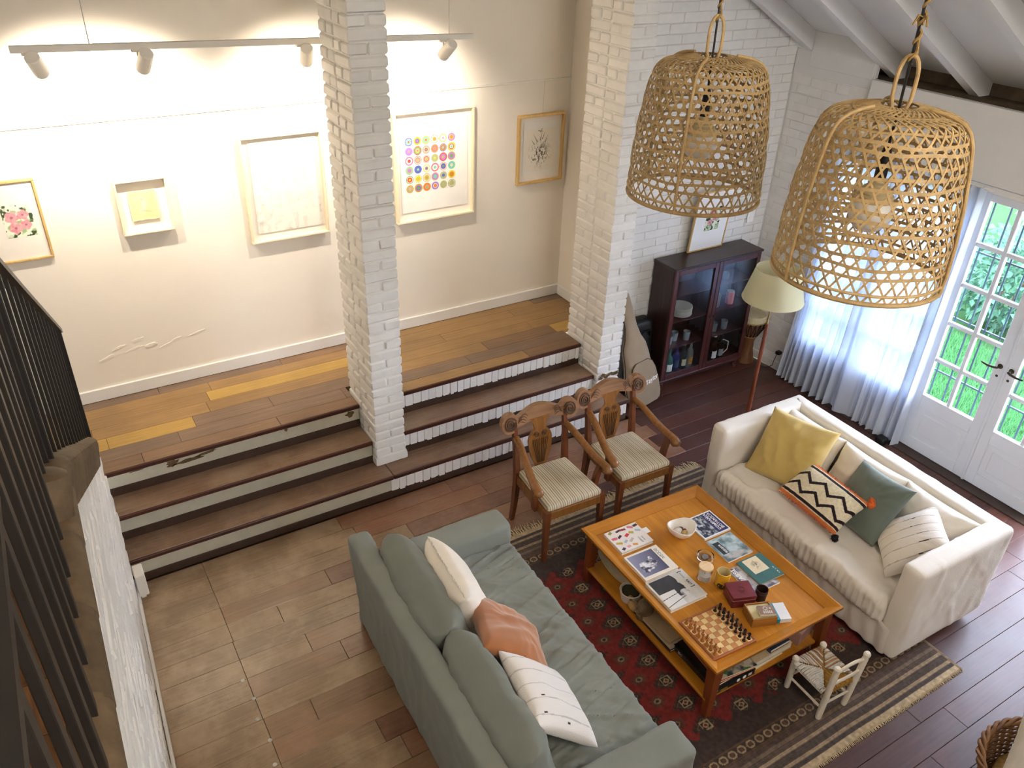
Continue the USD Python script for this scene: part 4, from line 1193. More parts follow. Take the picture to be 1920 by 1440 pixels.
b2 = book('white art book with a grey sculpture photo, middle of the three at the sofa side', 2.709, 2.624, .250, .222, .020, -1.5, ZT, p_rodin)
lettering(b2, 'RODIN', .021, (.082, .085), (0, -1), (1, 0), .0206, 'ink_grey', depth=.0005)

def p_sky(U, V):
    C = const(U, S(206, 202, 194))
    P = np.stack([U * 30, V * 30, U * 0], -1); n = fbm(P, 3, 8)
    C = C * (.86 + .25 * n[..., None])
    C = np.where((U < .012)[..., None], np.array(S(224, 216, 196)), C)
    blk = ((U - .075) / .105) ** 2 + ((V - .18) / .085) ** 2 < 1
    blk |= ((U - .14) / .05) ** 2 + ((V - .115) / .055) ** 2 < 1
    C = np.where((blk & (V < .228) & (U > .012))[..., None], np.array(S(62, 62, 64)) * (.8 + .4 * n[..., None]), C)
    wt = (V < .12) & (U < .12 + .0 * V) & (V < .155 - .35 * np.abs(U - .06))
    C = np.where((wt & (U > .012))[..., None], np.array(S(228, 226, 222)), C)
    C = np.where(((np.abs(V - .020 - U * .2) < .0022) & (U < .16) | (np.abs(V - .075 - U * .12) < .0020) & (U < .19))[..., None], np.array(S(30, 30, 32)), C)
    hd = ((U - .165) / .028) ** 2 + ((V - .075) / .026) ** 2 < 1
    C = np.where(hd[..., None], lerp(S(60, 60, 62), S(216, 214, 210), np.clip((n - .3) * 3, 0, 1)), C)
    return C
b3 = book('grey book with a black and white photo of a hat, next to the chess board', 2.695, 2.376, .272, .238, .024, -1.5, ZT, p_sky)
lettering(b3, '[', .022, (.092, .108), (0, -1), (1, 0), .0246, 'ink_black', True, .0005)
lettering(b3, 'nueva', .012, (.094, .094), (0, -1), (1, 0), .0246, 'ink_grey', False, .0005)
lettering(b3, 'KAIT', .014, (.094, .030), (0, -1), (1, 0), .0246, 'ink_black', True, .0005)
lettering(b3, ']', .022, (.092, -.022), (0, -1), (1, 0), .0246, 'ink_black', True, .0005)

def p_bot(U, V):
    P = np.stack([U * 60, V * 45, U * 0], -1); n = fbm(P, 4, 12)
    C = lerp(S(48, 52, 70), S(196, 202, 206), np.clip((n - .42) * 4, 0, 1))
    C = np.where((U > .125)[..., None], np.array(S(56, 56, 96)) * (.85 + .3 * n[..., None]), C)
    e = (U < .010) | (U > .209) | (V < .010) | (V > .195)
    return np.where(e[..., None], np.array(S(242, 240, 238)), C)
b4 = book('white edged magazine with a dark blue leafy cover, beside the bowl', 3.262, 2.720, .221, .206, .012, -1, ZT, p_bot, cat='magazine', name='magazine')
lettering(b4, 'COMPAÑIA', .022, (.055, -.078), (0, 1), (-1, 0), .0126, 'ink_white', True, .0005)
lettering(b4, 'BOTANICA', .022, (.085, -.074), (0, 1), (-1, 0), .0126, 'ink_white', True, .0005)
def p_rieger(U, V):
    P = np.stack([U * 22, V * 26, U * 0], -1); n = fbm(P, 4, 15)
    C = lerp(S(104, 128, 132), S(190, 206, 206), np.clip((n - .36) * 3.0, 0, 1))
    C = lerp((1, 1, 1), (1, 1, 1), U) * C
    C = np.where((V < .055)[..., None], C * np.array((.95, .78, .74)), C)
    return np.where(rect_(U, V, .016, .066, .062, .170), np.array(S(44, 48, 50)), C)
b5 = book('grey green art magazine with a black title box, between two others', 3.242, 2.497, .205, .205, .009, -1, ZT, p_rieger, cat='magazine', name='magazine')
lettering(b5, 'RIEGER', .016, (-.042, -.036), (0, 1), (-1, 0), .0096, 'ink_white', True, .0005)
def p_grey(U, V):
    P = np.stack([U * 24, V * 24, U * 0], -1); n = fbm(P, 4, 18)
    return lerp(S(92, 92, 100), S(206, 204, 206), np.clip((n - .34) * 3, 0, 1))
b6 = book('grey magazine lying partly under the green one', 3.185, 2.235, .215, .225, .008, -2, ZT, p_grey, cat='magazine', name='magazine')
lettering(b6, 'OZASSI', .028, (-.066, -.045), (0, 1), (-1, 0), .0086, 'ink_white', True, .0005)
def p_green(U, V):
    P = np.stack([U * 30, V * 30, U * 0], -1); n = fbm(P, 3, 20)[..., None]
    C = np.array(S(64, 106, 100)) * (.85 + .3 * n)
    C = np.where(rect_(U, V, .035, .150, .075, .198), np.array(S(232, 214, 178)), C)
    x, y_ = U - .095, V - .14
    a = fbm(np.stack([U * 110, V * 110, U * 0], -1), 3, 21)
    k = np.exp(-(x / .022) ** 2 - (y_ / .030) ** 2) * (a > .5)
    C = C * (1 - .75 * k[..., None])
    gl = rect_(U, V, .172, .180, .02, .08) & (a > .5)[..., None]
    return np.where(gl, np.array(S(206, 216, 210)), C)
b7 = book('thin green book with a cream label and small drawing, on top of the grey magazine', 3.262, 2.257, .200, .208, .010, -1.5, ZT + .0092, p_green, mcover='cover_green', cat='book', name='book')

# ---- small things on the table
mat('ceramic_white', S(238, 232, 222), rough=.35, spec=.5, var=.03, vs=20, bump=.1, bs=40)
for nm, c in (('stone_pale', (206, 196, 182)), ('stone_ochre', (190, 158, 100)), ('stone_brown', (104, 66, 54)), ('stone_grey', (150, 148, 150))):
    mat(nm, S(*c), rough=.6, var=.2, vs=40)
bowl = thing('bowl', 'white handmade oval bowl holding a few pebbles', 'bowl', (3.055, 2.742, ZT), (0, 0, -20))
bm = lathe([(0, .0), (.040, .0), (.060, .010), (.080, .032), (.091, .056), (.0945, .070), (.091, .072), (.087, .066), (.076, .036), (.056, .014), (0, .010)], 48, 1.0, .86)
V = np.array(bm.vertices); ang_ = np.arctan2(V[:, 1], V[:, 0]); V[:, 2] *= 1 + .10 * np.sin(2 * ang_ + .6) * (V[:, 2] > .03); V[:, :2] *= (1 + .04 * np.sin(3 * ang_))[:, None]; bm.vertices = V
obj('shell', bm, 'ceramic_white', bowl)
q_ = np.random.default_rng(6)
def pebble(r, seed):
    m = trimesh.creation.icosphere(subdivisions=2, radius=1.0)
    V = np.array(m.vertices); V *= (1 + .35 * (fbm(V * 1.4 + seed, 2, seed) - .5))[:, None]
    V = V * np.array(r)
    return trimesh.Trimesh(V, m.faces, process=False)
for k, (x, y_, r, m_, lb) in enumerate(((-.022, .006, (.032, .024, .018), 'stone_pale', 'pale pebble, largest of the stones in the white bowl'), (.018, -.012, (.022, .018, .014), 'stone_ochre', 'ochre pebble in the white bowl'), (.004, .022, (.020, .015, .014), 'stone_brown', 'dark brown pebble in the white bowl'),
                                        (-.006, -.026, (.013, .011, .009), 'stone_grey', 'grey pebble in the white bowl'), (.030, .014, (.011, .010, .009), 'stone_brown', 'smallest brown pebble in the white bowl'))):
    a = math.radians(-20)
    obj('pebble', tf(pebble(r, k), None, (3.055 + x * math.cos(a) - y_ * math.sin(a), 2.742 + x * math.sin(a) + y_ * math.cos(a), ZT + .012 + r[2])), m_, label=lb, cat='pebble', group='pebbles in the white bowl')

MATS['thick_glass'] = usdkit.material(stage, '/World/Looks/thick_glass', {'p': ('principled_bsdf', {'base_color': (.93, .96, .98), 'roughness': .03, 'transmission_weight': 1.0, 'ior': 1.45})}, [], surface='p.BSDF')
ash = thing('glass_dish', 'round clear glass dish holding grey ash beside the candle', 'dish', (3.042, 2.502, ZT), (0, 0, 0))
obj('glass', lathe([(0, 0), (.040, 0), (.050, .006), (.054, .024), (.052, .028), (.046, .026), (.040, .012), (0, .009)], 36), 'thick_glass', ash)
obj('ash', tf(pebble((.026, .02, .006), 9), None, (-.004, .0, .014)), 'ink_grey', ash)
candle = thing('candle_glass', 'candle in a clear tumbler with a pale wooden lid', 'candle', (2.915, 2.375, ZT))
obj('tumbler', lathe([(0, 0), (.036, 0), (.040, .004), (.0415, .088), (.0395, .088), (.038, .012), (0, .010)], 36), 'thick_glass', candle)
obj('wax', lathe([(0, .0125), (.0365, .0125), (.0375, .040), (.012, .042), (0, .038)], 32), 'ceramic_white', candle)
obj('wick', tube([(0, 0, .036), (.002, 0, .052)], .0014, 6), 'ink_black', candle)
wood('pale_wood', S(214, 180, 134), S(230, 202, 160), rough=.5, spec=.3, axis=0, grain=50, bump=.05)
obj('lid', lathe([(0, .0885), (.042, .0885), (.043, .090), (.043, .100), (.041, .1015), (0, .1015)], 36), 'pale_wood', candle)

mat('yellow_cup', S(222, 168, 40), rough=.45, spec=.4, var=.10, vs=30)
mat('cup_inside', S(226, 206, 150), rough=.7, var=.06)
ycup = thing('cup', 'yellow cylindrical cup with a notch near its foot, the shade inside painted dark', 'cup', (2.972, 2.285, ZT), (0, 0, 215))
cup_m = lathe([(0, 0), (.038, 0), (.040, .003), (.041, .106), (.0375, .106), (.0365, .008), (0, .007)], 40)
cv, cf = np.array(cup_m.vertices), np.array(cup_m.faces)
cc = cv[cf].mean(1)
notch = (np.hypot(cc[:, 1] / .028, (cc[:, 2] - .018) / .022) < 1) & (cc[:, 0] > .02)
mm_ = m3.Manifold(m3.Mesh(cup_m.vertices.astype(np.float32), cup_m.faces.astype(np.uint32))) if False else None
obj('body', lathe([(0, 0), (.038, 0), (.040, .003), (.041, .106), (.0395, .1075)], 40), 'yellow_cup', ycup)
obj('lining', lathe([(.0395, .1075), (.0372, .106), (.0360, .008), (0, .007)], 40), 'cup_inside', ycup)
aa = np.linspace(0, 2 * PI, 25)[:-1]
no = [(.0418 * math.cos(u), .0418 * math.sin(u), z) for u, z in zip(.62 * np.cos(aa), .020 + .019 * np.sin(aa) + .004 * np.cos(3 * aa))]
nv = np.array(no + [(.0418, 0, .02)])
obj('notch', (nv, np.array([(k, (k + 1) % 24, 24) for k in range(24)])), 'mud', ycup) if 'mud' in MATS else obj('notch', (nv, np.array([(k, (k + 1) % 24, 24) for k in range(24)])), mat('mud', S(74, 58, 38), rough=.8, var=.3, vs=60), ycup)  # dark sheet paints the shade seen through the cut-out
obj('side_stick', tube([(.0, -.044, .002), (.0, -.045, .104)], .0022, 6), 'cup_inside', ycup)

mat('maroon', S(112, 36, 40), rough=.38, spec=.45, var=.18, vs=14, coat=.1, rvar=0)
mx = thing('jewel_box', 'dark maroon lidded box between the yellow cup and the chess board', 'box', (2.975, 2.147, ZT), (0, 0, -21))
obj('body', cham(-.072, .072, -.062, .062, 0, .058, .004), 'maroon', mx)
obj('lid', softbox(-.075, .075, -.065, .065, .059, .084, .006, .02), 'maroon', mx)
obj('lid_ornament', join(*[tube(np.c_[.022 * np.cos(aa * k) * np.cos(aa), .022 * np.sin(aa), np.full(24, .0845)], .0012, 4, closed=True) for k in (1, 2)]), 'stone_brown', mx)
mat('dark_brown', S(62, 40, 32), rough=.45, spec=.4, var=.2)
dc = thing('cup', 'small dark brown leather dice cup behind the playing cards', 'cup', (3.088, 2.088, ZT))
obj('body', lathe([(0, 0), (.030, 0), (.032, .002), (.036, .080), (.0355, .083), (.0325, .081), (.029, .008), (0, .007)], 32), 'dark_brown', dc)
obj('band', lathe([(.0350, .058), (.0362, .059), (.0364, .063), (.0355, .064)], 32), 'dark_brown', dc)

wood('box_wood', S(150, 98, 40), S(178, 122, 56), rough=.42, axis=0, grain=40)
cb = thing('card_box', 'small open wooden box beside the chess board, a deck of cards on it', 'box', (2.975, 1.985, ZT), (0, 0, -21))
obj('side', cham(-.075, .075, -.062, -.054, 0, .062, .001), 'box_wood', cb); obj('side', cham(-.075, .075, .054, .062, 0, .062, .001), 'box_wood', cb)
obj('side', cham(-.075, -.067, -.054, .054, 0, .062, .001), 'box_wood', cb); obj('side', cham(.067, .075, -.054, .054, 0, .062, .001), 'box_wood', cb)
obj('bottom', bx(-.067, .067, -.054, .054, .002, .008), 'box_wood', cb)
obj('inner_tray', cham(-.067, .067, -.053, .053, .048, .054, .001), 'old_paper', cb)
mat('card_back', S(140, 112, 92), rough=.45, spec=.4, var=.15, vs=60)
cards = thing('playing_cards', 'deck of playing cards with a brown patterned back on the wooden box', 'playing cards', (2.992, 1.962, ZT + .0625), (0, 0, -26))
obj('deck', cham(-.048, .048, -.034, .034, 0, .014, .003), 'page_edge', cards)
obj('card', cham(-.047, .047, -.033, .033, .0142, .0150, .0003), 'card_back', cards)
obj('back_pattern', join(*[tf(prism(Polygon([(-.004, -.010), (.004, -.010), (.003, .010), (-.003, .010)]), .0006), None, (-.02 + k * .011, -.014, .0151)) for k in range(5)],
    tf(prism(Point(0, 0).buffer(.014).difference(Point(0, 0).buffer(.009)), .0006), None, (-.005, .012, .0151)), tf(prism(Point(0, 0).buffer(.006), .0006), None, (.022, .012, .0151))), 'stone_pale', cards)
mat('turquoise', S(30, 150, 180), rough=.5, var=.03)
wbx = thing('carton', 'white and turquoise pocket carton lying near the sofa end of the table', 'box', (3.098, 1.945, ZT), (0, 0, -24))
obj('body', cham(-.042, .042, -.062, .062, 0, .030, .001), 'white_card', wbx)
obj('stripe', cham(-.0424, -.024, -.0624, .0624, -.0, .0304, .001), 'turquoise', wbx)

# ---- chess set
wood('chess_light', S(224, 190, 128), S(238, 208, 150), rough=.4, axis=0, grain=50, rvar=.05, bump=.02)
wood('chess_dark', S(184, 122, 66), S(202, 142, 84), rough=.4, axis=0, grain=50, rvar=.05, bump=.02)
wood('chess_frame', S(150, 86, 44), S(170, 104, 56), rough=.4, axis=0, grain=50)
wood('piece_light', S(166, 104, 42), S(186, 126, 58), rough=.35, axis=2, grain=60, rvar=.06, bump=.02)
wood('piece_dark', S(42, 26, 18), S(58, 36, 24), rough=.3, axis=2, grain=60, rvar=.06, bump=.02)
CB = np.array([2.690, 2.026]); CR = -3.0
chess = thing('chess_board', 'wooden chess board with all its pieces set up on the tray table', 'chess board', (CB[0], CB[1], ZT), (0, 0, CR))
sq = .0345
for (a, b, c, d) in ((-.152, .152, -.152, -.139), (-.152, .152, .139, .152), (-.152, -.139, -.139, .139), (.139, .152, -.139, .139)):
    obj('frame_side', cham(a, b, c, d, 0, .014, .0015), 'chess_frame', chess)
obj('base', bx(-.139, .139, -.139, .139, .001, .010), 'chess_frame', chess)
for i in range(8):
    for j in range(8):
        obj('square', cham(-.138 + i * sq + .0006, -.138 + (i + 1) * sq - .0006, -.138 + j * sq + .0006, -.138 + (j + 1) * sq - .0006, .010, .0132, .0004), 'chess_light' if (i + j) % 2 else 'chess_dark', chess)
PROF = {
    'pawn': [(0, 0), (.0105, 0), (.0108, .002), (.009, .006), (.0055, .011), (.0042, .019), (.0062, .022), (.004, .0235), (.0052, .026), (.0058, .0295), (.0045, .033), (0, .0345)],
    'rook': [(0, 0), (.0115, 0), (.0118, .003), (.0095, .007), (.0066, .013), (.0064, .026), (.0088, .030), (.0088, .038), (.006, .038), (.006, .034), (0, .034)],
    'bishop': [(0, 0), (.0112, 0), (.0114, .003), (.0088, .007), (.0052, .014), (.0042, .027), (.0072, .030), (.0042, .0325), (.0060, .037), (.0054, .042), (.0022, .047), (.0022, .049), (0, .0505)],
    'queen': [(0, 0), (.0120, 0), (.0122, .003), (.0095, .008), (.0056, .016), (.0046, .034), (.0082, .037), (.0048, .0395), (.0080, .052), (.0050, .0525), (.0024, .0555), (0, .057)],
    'king': [(0, 0), (.0122, 0), (.0124, .003), (.0098, .008), (.0060, .016), (.0050, .036), (.0086, .039), (.0052, .0415), (.0078, .053), (.0030, .056), (0, .057)],
    'knight': [(0, 0), (.0115, 0), (.0118, .003), (.0092, .007), (.0070, .010), (0, .011)]}
def piece_mesh(k):
    m = lathe(PROF[k], 20)
    if k == 'knight':
        h = prism(Polygon([(-.006, .009), (.007, .009), (.005, .020), (.010, .026), (.011, .030), (.007, .033), (.002, .039), (-.003, .040), (-.0075, .034), (-.008, .022)]).buffer(.0006), .009)
        m = join(m, tf(h, XZ, (0, .0045, 0)))
    if k == 'king':
        m = join(m, bx(-.0012, .0012, -.0012, .0012, .056, .066), bx(-.004, .004, -.0012, .0012, .0600, .0625))
    return m
def cpos(i, j):
    a = math.radians(CR); x, y_ = -.138 + (i + .5) * sq, -.138 + (j + .5) * sq
    return CB[0] + x * math.cos(a) - y_ * math.sin(a), CB[1] + x * math.sin(a) + y_ * math.cos(a), ZT + .0134
first = {}
ORDER = ['rook', 'knight', 'bishop', 'queen', 'king', 'bishop', 'knight', 'rook']
WHERE = ['at the near right corner', 'second', 'third', 'fourth', 'fifth', 'sixth', 'seventh', 'at the far left corner']
ORD = ['first', 'second', 'third', 'fourth', 'fifth', 'sixth', 'seventh', 'eighth']
for side, mat_, col, ib, ip in (('light', 'piece_light', 'light brown', 0, 1), ('dark', 'piece_dark', 'black', 7, 6)):
    edge = 'by the table rim' if side == 'light' else 'by the boxes'
    for j in range(8):
        for k, i in ((ORDER[j], ib), ('pawn', ip)):
            if k in ('rook', 'knight', 'bishop'):
                lb = '%s chess %s in the back row %s, nearer the %s' % (col, k, edge, 'child chair' if j < 4 else 'books')
            elif k == 'pawn':
                lb = '%s chess pawn, %s of its row counted from the child chair' % (col, ORD[j])
            else:
                lb = '%s wooden chess %s standing in the back row %s' % (col, k, edge)
            key = (k, side)
            loc = cpos(i, j); rz = 0 if side == 'light' else 180
            if key not in first:
                t = thing('chess_' + k, lb, 'chess piece', loc, (0, 0, rz), 'chess pieces on the board')
                obj('piece', piece_mesh(k), mat_, t)
                first[key] = t
            else:
                dup(first[key], loc, (0, 0, rz), lb)

# ---- things on the lower shelf
def shelf_book(label, lx, ly, w, l, th, deg, z, mcover, mp='page_edge', paint=None, cat='book', name='book'):
    x, y_ = tl(lx, ly)
    return book(label, x, y_, w, l, th, deg + TR, z, paint, mcover, cat, name, pages=mp)
mat('cover_black', S(28, 26, 26), rough=.4, spec=.45, var=.1)
mat('cover_cream', S(204, 190, 158), rough=.6, var=.1, vs=20)
mat('cover_orange', S(182, 92, 58), rough=.5, var=.1)
mat('cover_pink', S(178, 136, 122), rough=.55, var=.08)
mat('cover_tan', S(190, 168, 132), rough=.6, var=.1)
mat('cover_navy', S(50, 62, 84), rough=.4, spec=.45, var=.3, vs=25)
z = ZS
s1 = shelf_book('thick black book with gold lettering at the bottom of the stack under the table', -.235, -.40, .30, .36, .038, 0, z, 'cover_black', 'cover_black')
def side_text(t, text, h, p, xdir, ydir, m_, depth=.0006, bold=False):
    g = meshkit.text_mesh(text, h, depth, bold)
    return obj('lettering', tf(g, frame3(xdir, ydir), p), m_, t, smooth=False)
side_text(s1, 'T', .026, (-.1508, -.150, .006), (0, -1, 0), (0, 0, 1), 'gold_ink', bold=True)
side_text(s1, 'IEC', .016, (-.1508, .14, .010), (0, -1, 0), (0, 0, 1), 'ink_white')
side_text(s1, 'TERRA', .014, (-.12, -.1808, .006), (1, 0, 0), (0, 0, 1), 'gold_ink')
for k, x in enumerate((-.145, .02, .065)):
    obj('badge', tf(lathe([(0, 0), (.013, 0), (.013, .0006), (0, .0006)], 20), np.array([[1, 0, 0], [0, 0, -1], [0, 1, 0]], float), (x, -.1804, .022)), 'ink_white', s1)
obj('badge', bx(.095, .120, -.181, -.1802, .012, .032), 'ink_white', s1)
z += .0385
s2 = shelf_book('dark paperback second from the bottom of the stack under the table', -.225, -.395, .27, .34, .020, 2, z, 'cover_black')
z += .0205
s3 = shelf_book('orange covered book in the middle of the stack under the table', -.22, -.41, .25, .33, .014, -4, z, 'cover_orange')
z += .0145
def p_mag(U, V):
    P = np.stack([U * 24, V * 24, U * 0], -1); n = fbm(P, 4, 41); n2 = fbm(P * 1.4 + 7, 3, 42)
    C = lerp(S(62, 62, 66), S(196, 184, 164), np.clip((n - .36) * 4, 0, 1))
    return np.where((n2 > .6)[..., None], np.array(S(70, 120, 66)), C)
s4 = shelf_book('grey picture magazine on top of the stack under the table end', -.205, -.405, .26, .34, .010, -6, z, 'cover_cream', paint=p_mag, cat='magazine', name='magazine')
z2 = ZS
s5 = shelf_book('cream covered thick book lying across the shelf end', .02, -.43, .27, .26, .045, 3, z2, 'cover_cream')
s6 = shelf_book('wide tan book under the dark blue one on the shelf end', .05, -.45, .30, .24, .040, 1, z2 + .0455, 'cover_tan')
s7 = shelf_book('dark blue paperback lying on the tan book at the shelf end', .10, -.455, .155, .215, .026, 2, z2 + .086, 'cover_navy')
pbx = thing('shoe_box', 'worn pinkish cardboard box on the shelf beside the books', 'box', (*tl(.335, -.42), ZS), (0, 0, TR + 14))
obj('body', cham(-.09, .09, -.12, .12, 0, .085, .002), 'cover_pink', pbx)
obj('lid', cham(-.094, .094, -.124, .124, .086, .110, .003), 'cover_pink', pbx)
# upright magazines leaning on the long side
s8 = shelf_book('cream paperback lying on the pile at the long side of the shelf', -.345, -.06, .15, .34, .016, 1, ZS + .0205, 'cover_cream')
s9 = shelf_book('black paperback under the cream one at the long side of the shelf', -.340, -.06, .16, .35, .020, 0, ZS, 'cover_black')
s10 = shelf_book('tan notebook topping the pile at the long side of the shelf', -.35, -.055, .14, .30, .014, 3, ZS + .037, 'cover_tan')
mat('figure_stone', S(128, 108, 80), rough=.85, var=.25, vs=30, bump=.5, bs=80)
mat('pot_dark', S(74, 62, 44), rough=.7, var=.25, vs=30)
mat('moss', S(60, 62, 40), rough=.95, var=.4, vs=80, bump=.6, bs=200)
pot = thing('plant_pot', 'small cream rimmed pot of dark earth on the lower shelf', 'pot', (*tl(-.372, .215), ZS))
obj('body', lathe([(0, 0), (.050, 0), (.056, .006), (.070, .070), (.072, .078), (.066, .079), (.062, .066), (0, .064)], 32), 'ceramic_white', pot)
obj('soil', tf(pebble((.060, .060, .010), 3), None, (0, 0, .064)), 'moss', pot)
lid = thing('tray', 'pale oval tray leaning upright on the lower shelf', 'tray', (*tl(-.345, .42), ZS + .002), (0, 12, TR + 2))
obj('dish', tf(join(prism(Point(0, 0).buffer(1, 24), .006)), np.array([[0, 0, 1], [.20, 0, 0], [0, .085, 0]], float), (0, 0, .085)), 'cover_cream', lid)
obj('lip', tube(np.c_[np.full(48, -.002), .197 * np.cos(np.linspace(0, 2 * PI, 49)[:-1]), .085 + .082 * np.sin(np.linspace(0, 2 * PI, 49)[:-1])], .005, 6, closed=True), 'cover_cream', lid)
fig = thing('figurine', 'squat brown stone figurine head on the lower shelf', 'figurine', (*tl(-.385, .055), ZS))
fm = lathe([(0, 0), (.045, 0), (.052, .008), (.048, .03), (.055, .06), (.057, .09), (.046, .12), (.028, .136), (0, .142)], 32, 1, .86)
V = np.array(fm.vertices); V += (fbm(V * 40, 3, 2) - .5)[:, None] * .012 * np.c_[V[:, :2] * 18, np.zeros(len(V))]; fm.vertices = V
obj('head', fm, 'figure_stone', fig)
obj('face', join(tf(pebble((.012, .010, .016), 1), None, (-.053, 0, .075)), tf(pebble((.012, .016, .006), 2), None, (-.048, .020, .095)), tf(pebble((.012, .016, .006), 3), None, (-.048, -.020, .095)), tf(pebble((.010, .020, .006), 4), None, (-.051, 0, .048))), 'figure_stone', fig)
fg2 = thing('figurine', 'small pale stone bird figurine beside the figurine head', 'figurine', (*tl(-.405, .135), ZS))
obj('body', tf(pebble((.030, .046, .030), 5), None, (0, 0, .028)), 'stone_ochre', fg2)
obj('head', tf(pebble((.016, .018, .016), 6), None, (0, .038, .062)), 'stone_ochre', fg2)

# ================================================================== SOFAS
mat('white_cover', S(232, 224, 211), rough=.9, spec=.12, var=.03, vs=6, bump=.25, bs=90, bd=.003, sheen=.15, rvar=0)
mat('green_cover', S(136, 139, 130), rough=.92, spec=.1, var=.06, vs=5, bump=.25, bs=140, bd=.002, sheen=.15, rvar=.0)
mat('green_cushion', S(128, 131, 121), rough=.92, spec=.1, var=.06, vs=6, bump=.2, bs=140, bd=.002, sheen=.15, rvar=.03)
def wrinkle(P, N, amp, sc, seed, dirs):
    """long creases: ridged noise stretched along dirs"""
    q = P * np.asarray(dirs) * sc
    w = np.clip(1 - np.abs(2 * fbm(q, 3, seed) - 1) * 5.0, -.15, 1)
    return P + N * (amp * w)[:, None]
ws = thing('sofa', 'white two-seat sofa in a loose cotton slipcover in front of the french doors', 'sofa', (4.147, 2.388, .012), (0, 0, -1.2))
def f_seat(P, N):
    P = wrinkle(P, N, .010, 5, 3, (1.2, .8, 1))
    fr_ = np.clip(-N[:, 0], 0, 1)
    P = P + N * (fr_ * .006 * np.sin(P[:, 1] * 150 + 6 * noise(P * 4, 2)))[:, None]
    return P
def f_arm(P, N):
    return wrinkle(P, N, .0035, 4, 9, (1.5, 1.2, .7))
obj('backrest', softbox(.30, .432, -.855, .855, .055, .735, .034, .026, fn=f_arm), 'white_cover', ws)
obj('arm', softbox(-.432, .430, -.855, -.718, .055, .735, .034, .024, fn=f_arm), 'white_cover', ws)
obj('arm', softbox(-.432, .430, .718, .855, .055, .735, .034, .024, fn=f_arm), 'white_cover', ws)
obj('base', softbox(-.415, .34, -.73, .73, .06, .30, .03, .03, fn=f_arm), 'white_cover', ws)
obj('seat_cushion', softbox(-.455, .32, -.720, .720, .235, .415, .055, .013, fn=f_seat), 'white_cover', ws)
obj('skirt', softbox(-.438, -.408, -.80, .80, .055, .26, .012, .014, fn=lambda P, N: P + N * (.005 * np.sin(P[:, 1] * 60 + 5 * noise(P * 3, 1)))[:, None]), 'white_cover', ws)
for sx in (-.36, .36):
    for sy in (-.76, .76):
        obj('foot', cham(sx - .03, sx + .03, sy - .03, sy + .03, 0, .075, .004), 'dark_brown', ws)

gs = thing('sofa', 'sage green sofa in a creased cotton throw seen from behind', 'sofa', (1.567, 2.458, .002), (0, 0, -1.5))
def f_gseat(P, N):
    top = np.clip(N[:, 2], 0, 1)
    Pr = P @ rotm((0, 0, 1), 28).T
    w = wrinkle(Pr, N, .011, 2.2, 14, (.5, 4.6, 1)) - Pr
    Pr = P @ rotm((0, 0, 1), -15).T
    w2 = wrinkle(Pr, N, .008, 4.0, 15, (.5, 4.2, 1)) - Pr
    w3 = wrinkle(P @ rotm((0, 0, 1), 55).T, N, .004, 7, 16, (.5, 3.6, 1)) - P @ rotm((0, 0, 1), 55).T
    return P + (w + w2 * 1.2 + w3) * (.08 + .92 * top)[:, None]
def f_gback(P, N):
    P = wrinkle(P, N, .006, 5, 17, (1, 1.4, .6))
    P[:, 0] -= .03 * np.clip((P[:, 2] - .3) / .4, 0, 1)
    return P
obj('backrest', softbox(-.475, -.345, -.972, .972, .01, .715, .035, .024, fn=f_gback), 'green_cover', gs)
obj('arm', softbox(-.36, .49, .775, .972, .01, .53, .028, .022, fn=lambda P, N: wrinkle(P, N, .006, 4, 19, (1, 1.5, 1))), 'green_cover', gs)
obj('arm', softbox(-.36, .49, -.972, -.775, .01, .53, .028, .022, fn=lambda P, N: wrinkle(P, N, .006, 4, 23, (1, 1.5, 1))), 'green_cover', gs)
obj('seat', softbox(-.37, .478, -.785, .785, .01, .405, .03, .010, fn=f_gseat), 'green_cover', gs)

def cushion(name, label, cat_, c, xdir, ydir, w, h, t, m_, group=None, seed=0, n=34, paint=None, extra=None, wr=.012, puff=.45, pinch=.07, pw=2.8):
    th_ = thing(name, label, cat_, c, (0, 0, 0), group)
    m = pillow(w, h, t, n, pinch, seed, wr, puff=puff, pw=pw)
    M = frame3(xdir, ydir)
    cd = None
    if paint is not None:
        cd = paint(np.array(m.vertices))
    obj('cover', tf(m, M), m_, th_, smooth=True, cd=cd)
    if extra:
        extra(th_, M)
    return th_
def fringe_edges(w, h, m_, L=.02, n=60, seed=1, sides=(0, 1)):
    def ex(t, M):
        q = np.random.default_rng(seed); out = []
        for s in sides:
            for k in range(n):
                u = -w / 2 + w * (k + .5) / n
                yv = (h / 2) * (1 if s == 0 else -1)
                e = yv * (1 + 2 * L / h * q.uniform(.5, 1.2))
                out.append(tube([(u, yv * .985, 0), (u + q.uniform(-.004, .004), (yv + e) / 2, q.uniform(-.004, .004)), (u + q.uniform(-.008, .008), e, q.uniform(-.008, .008))], [.0022, .002, .001], 4))
        obj('fringe', tf(join(*out), M), m_, t, kind='stuff')
    return ex
up_lean = lambda ax, ay, az: (ax, ay, az)
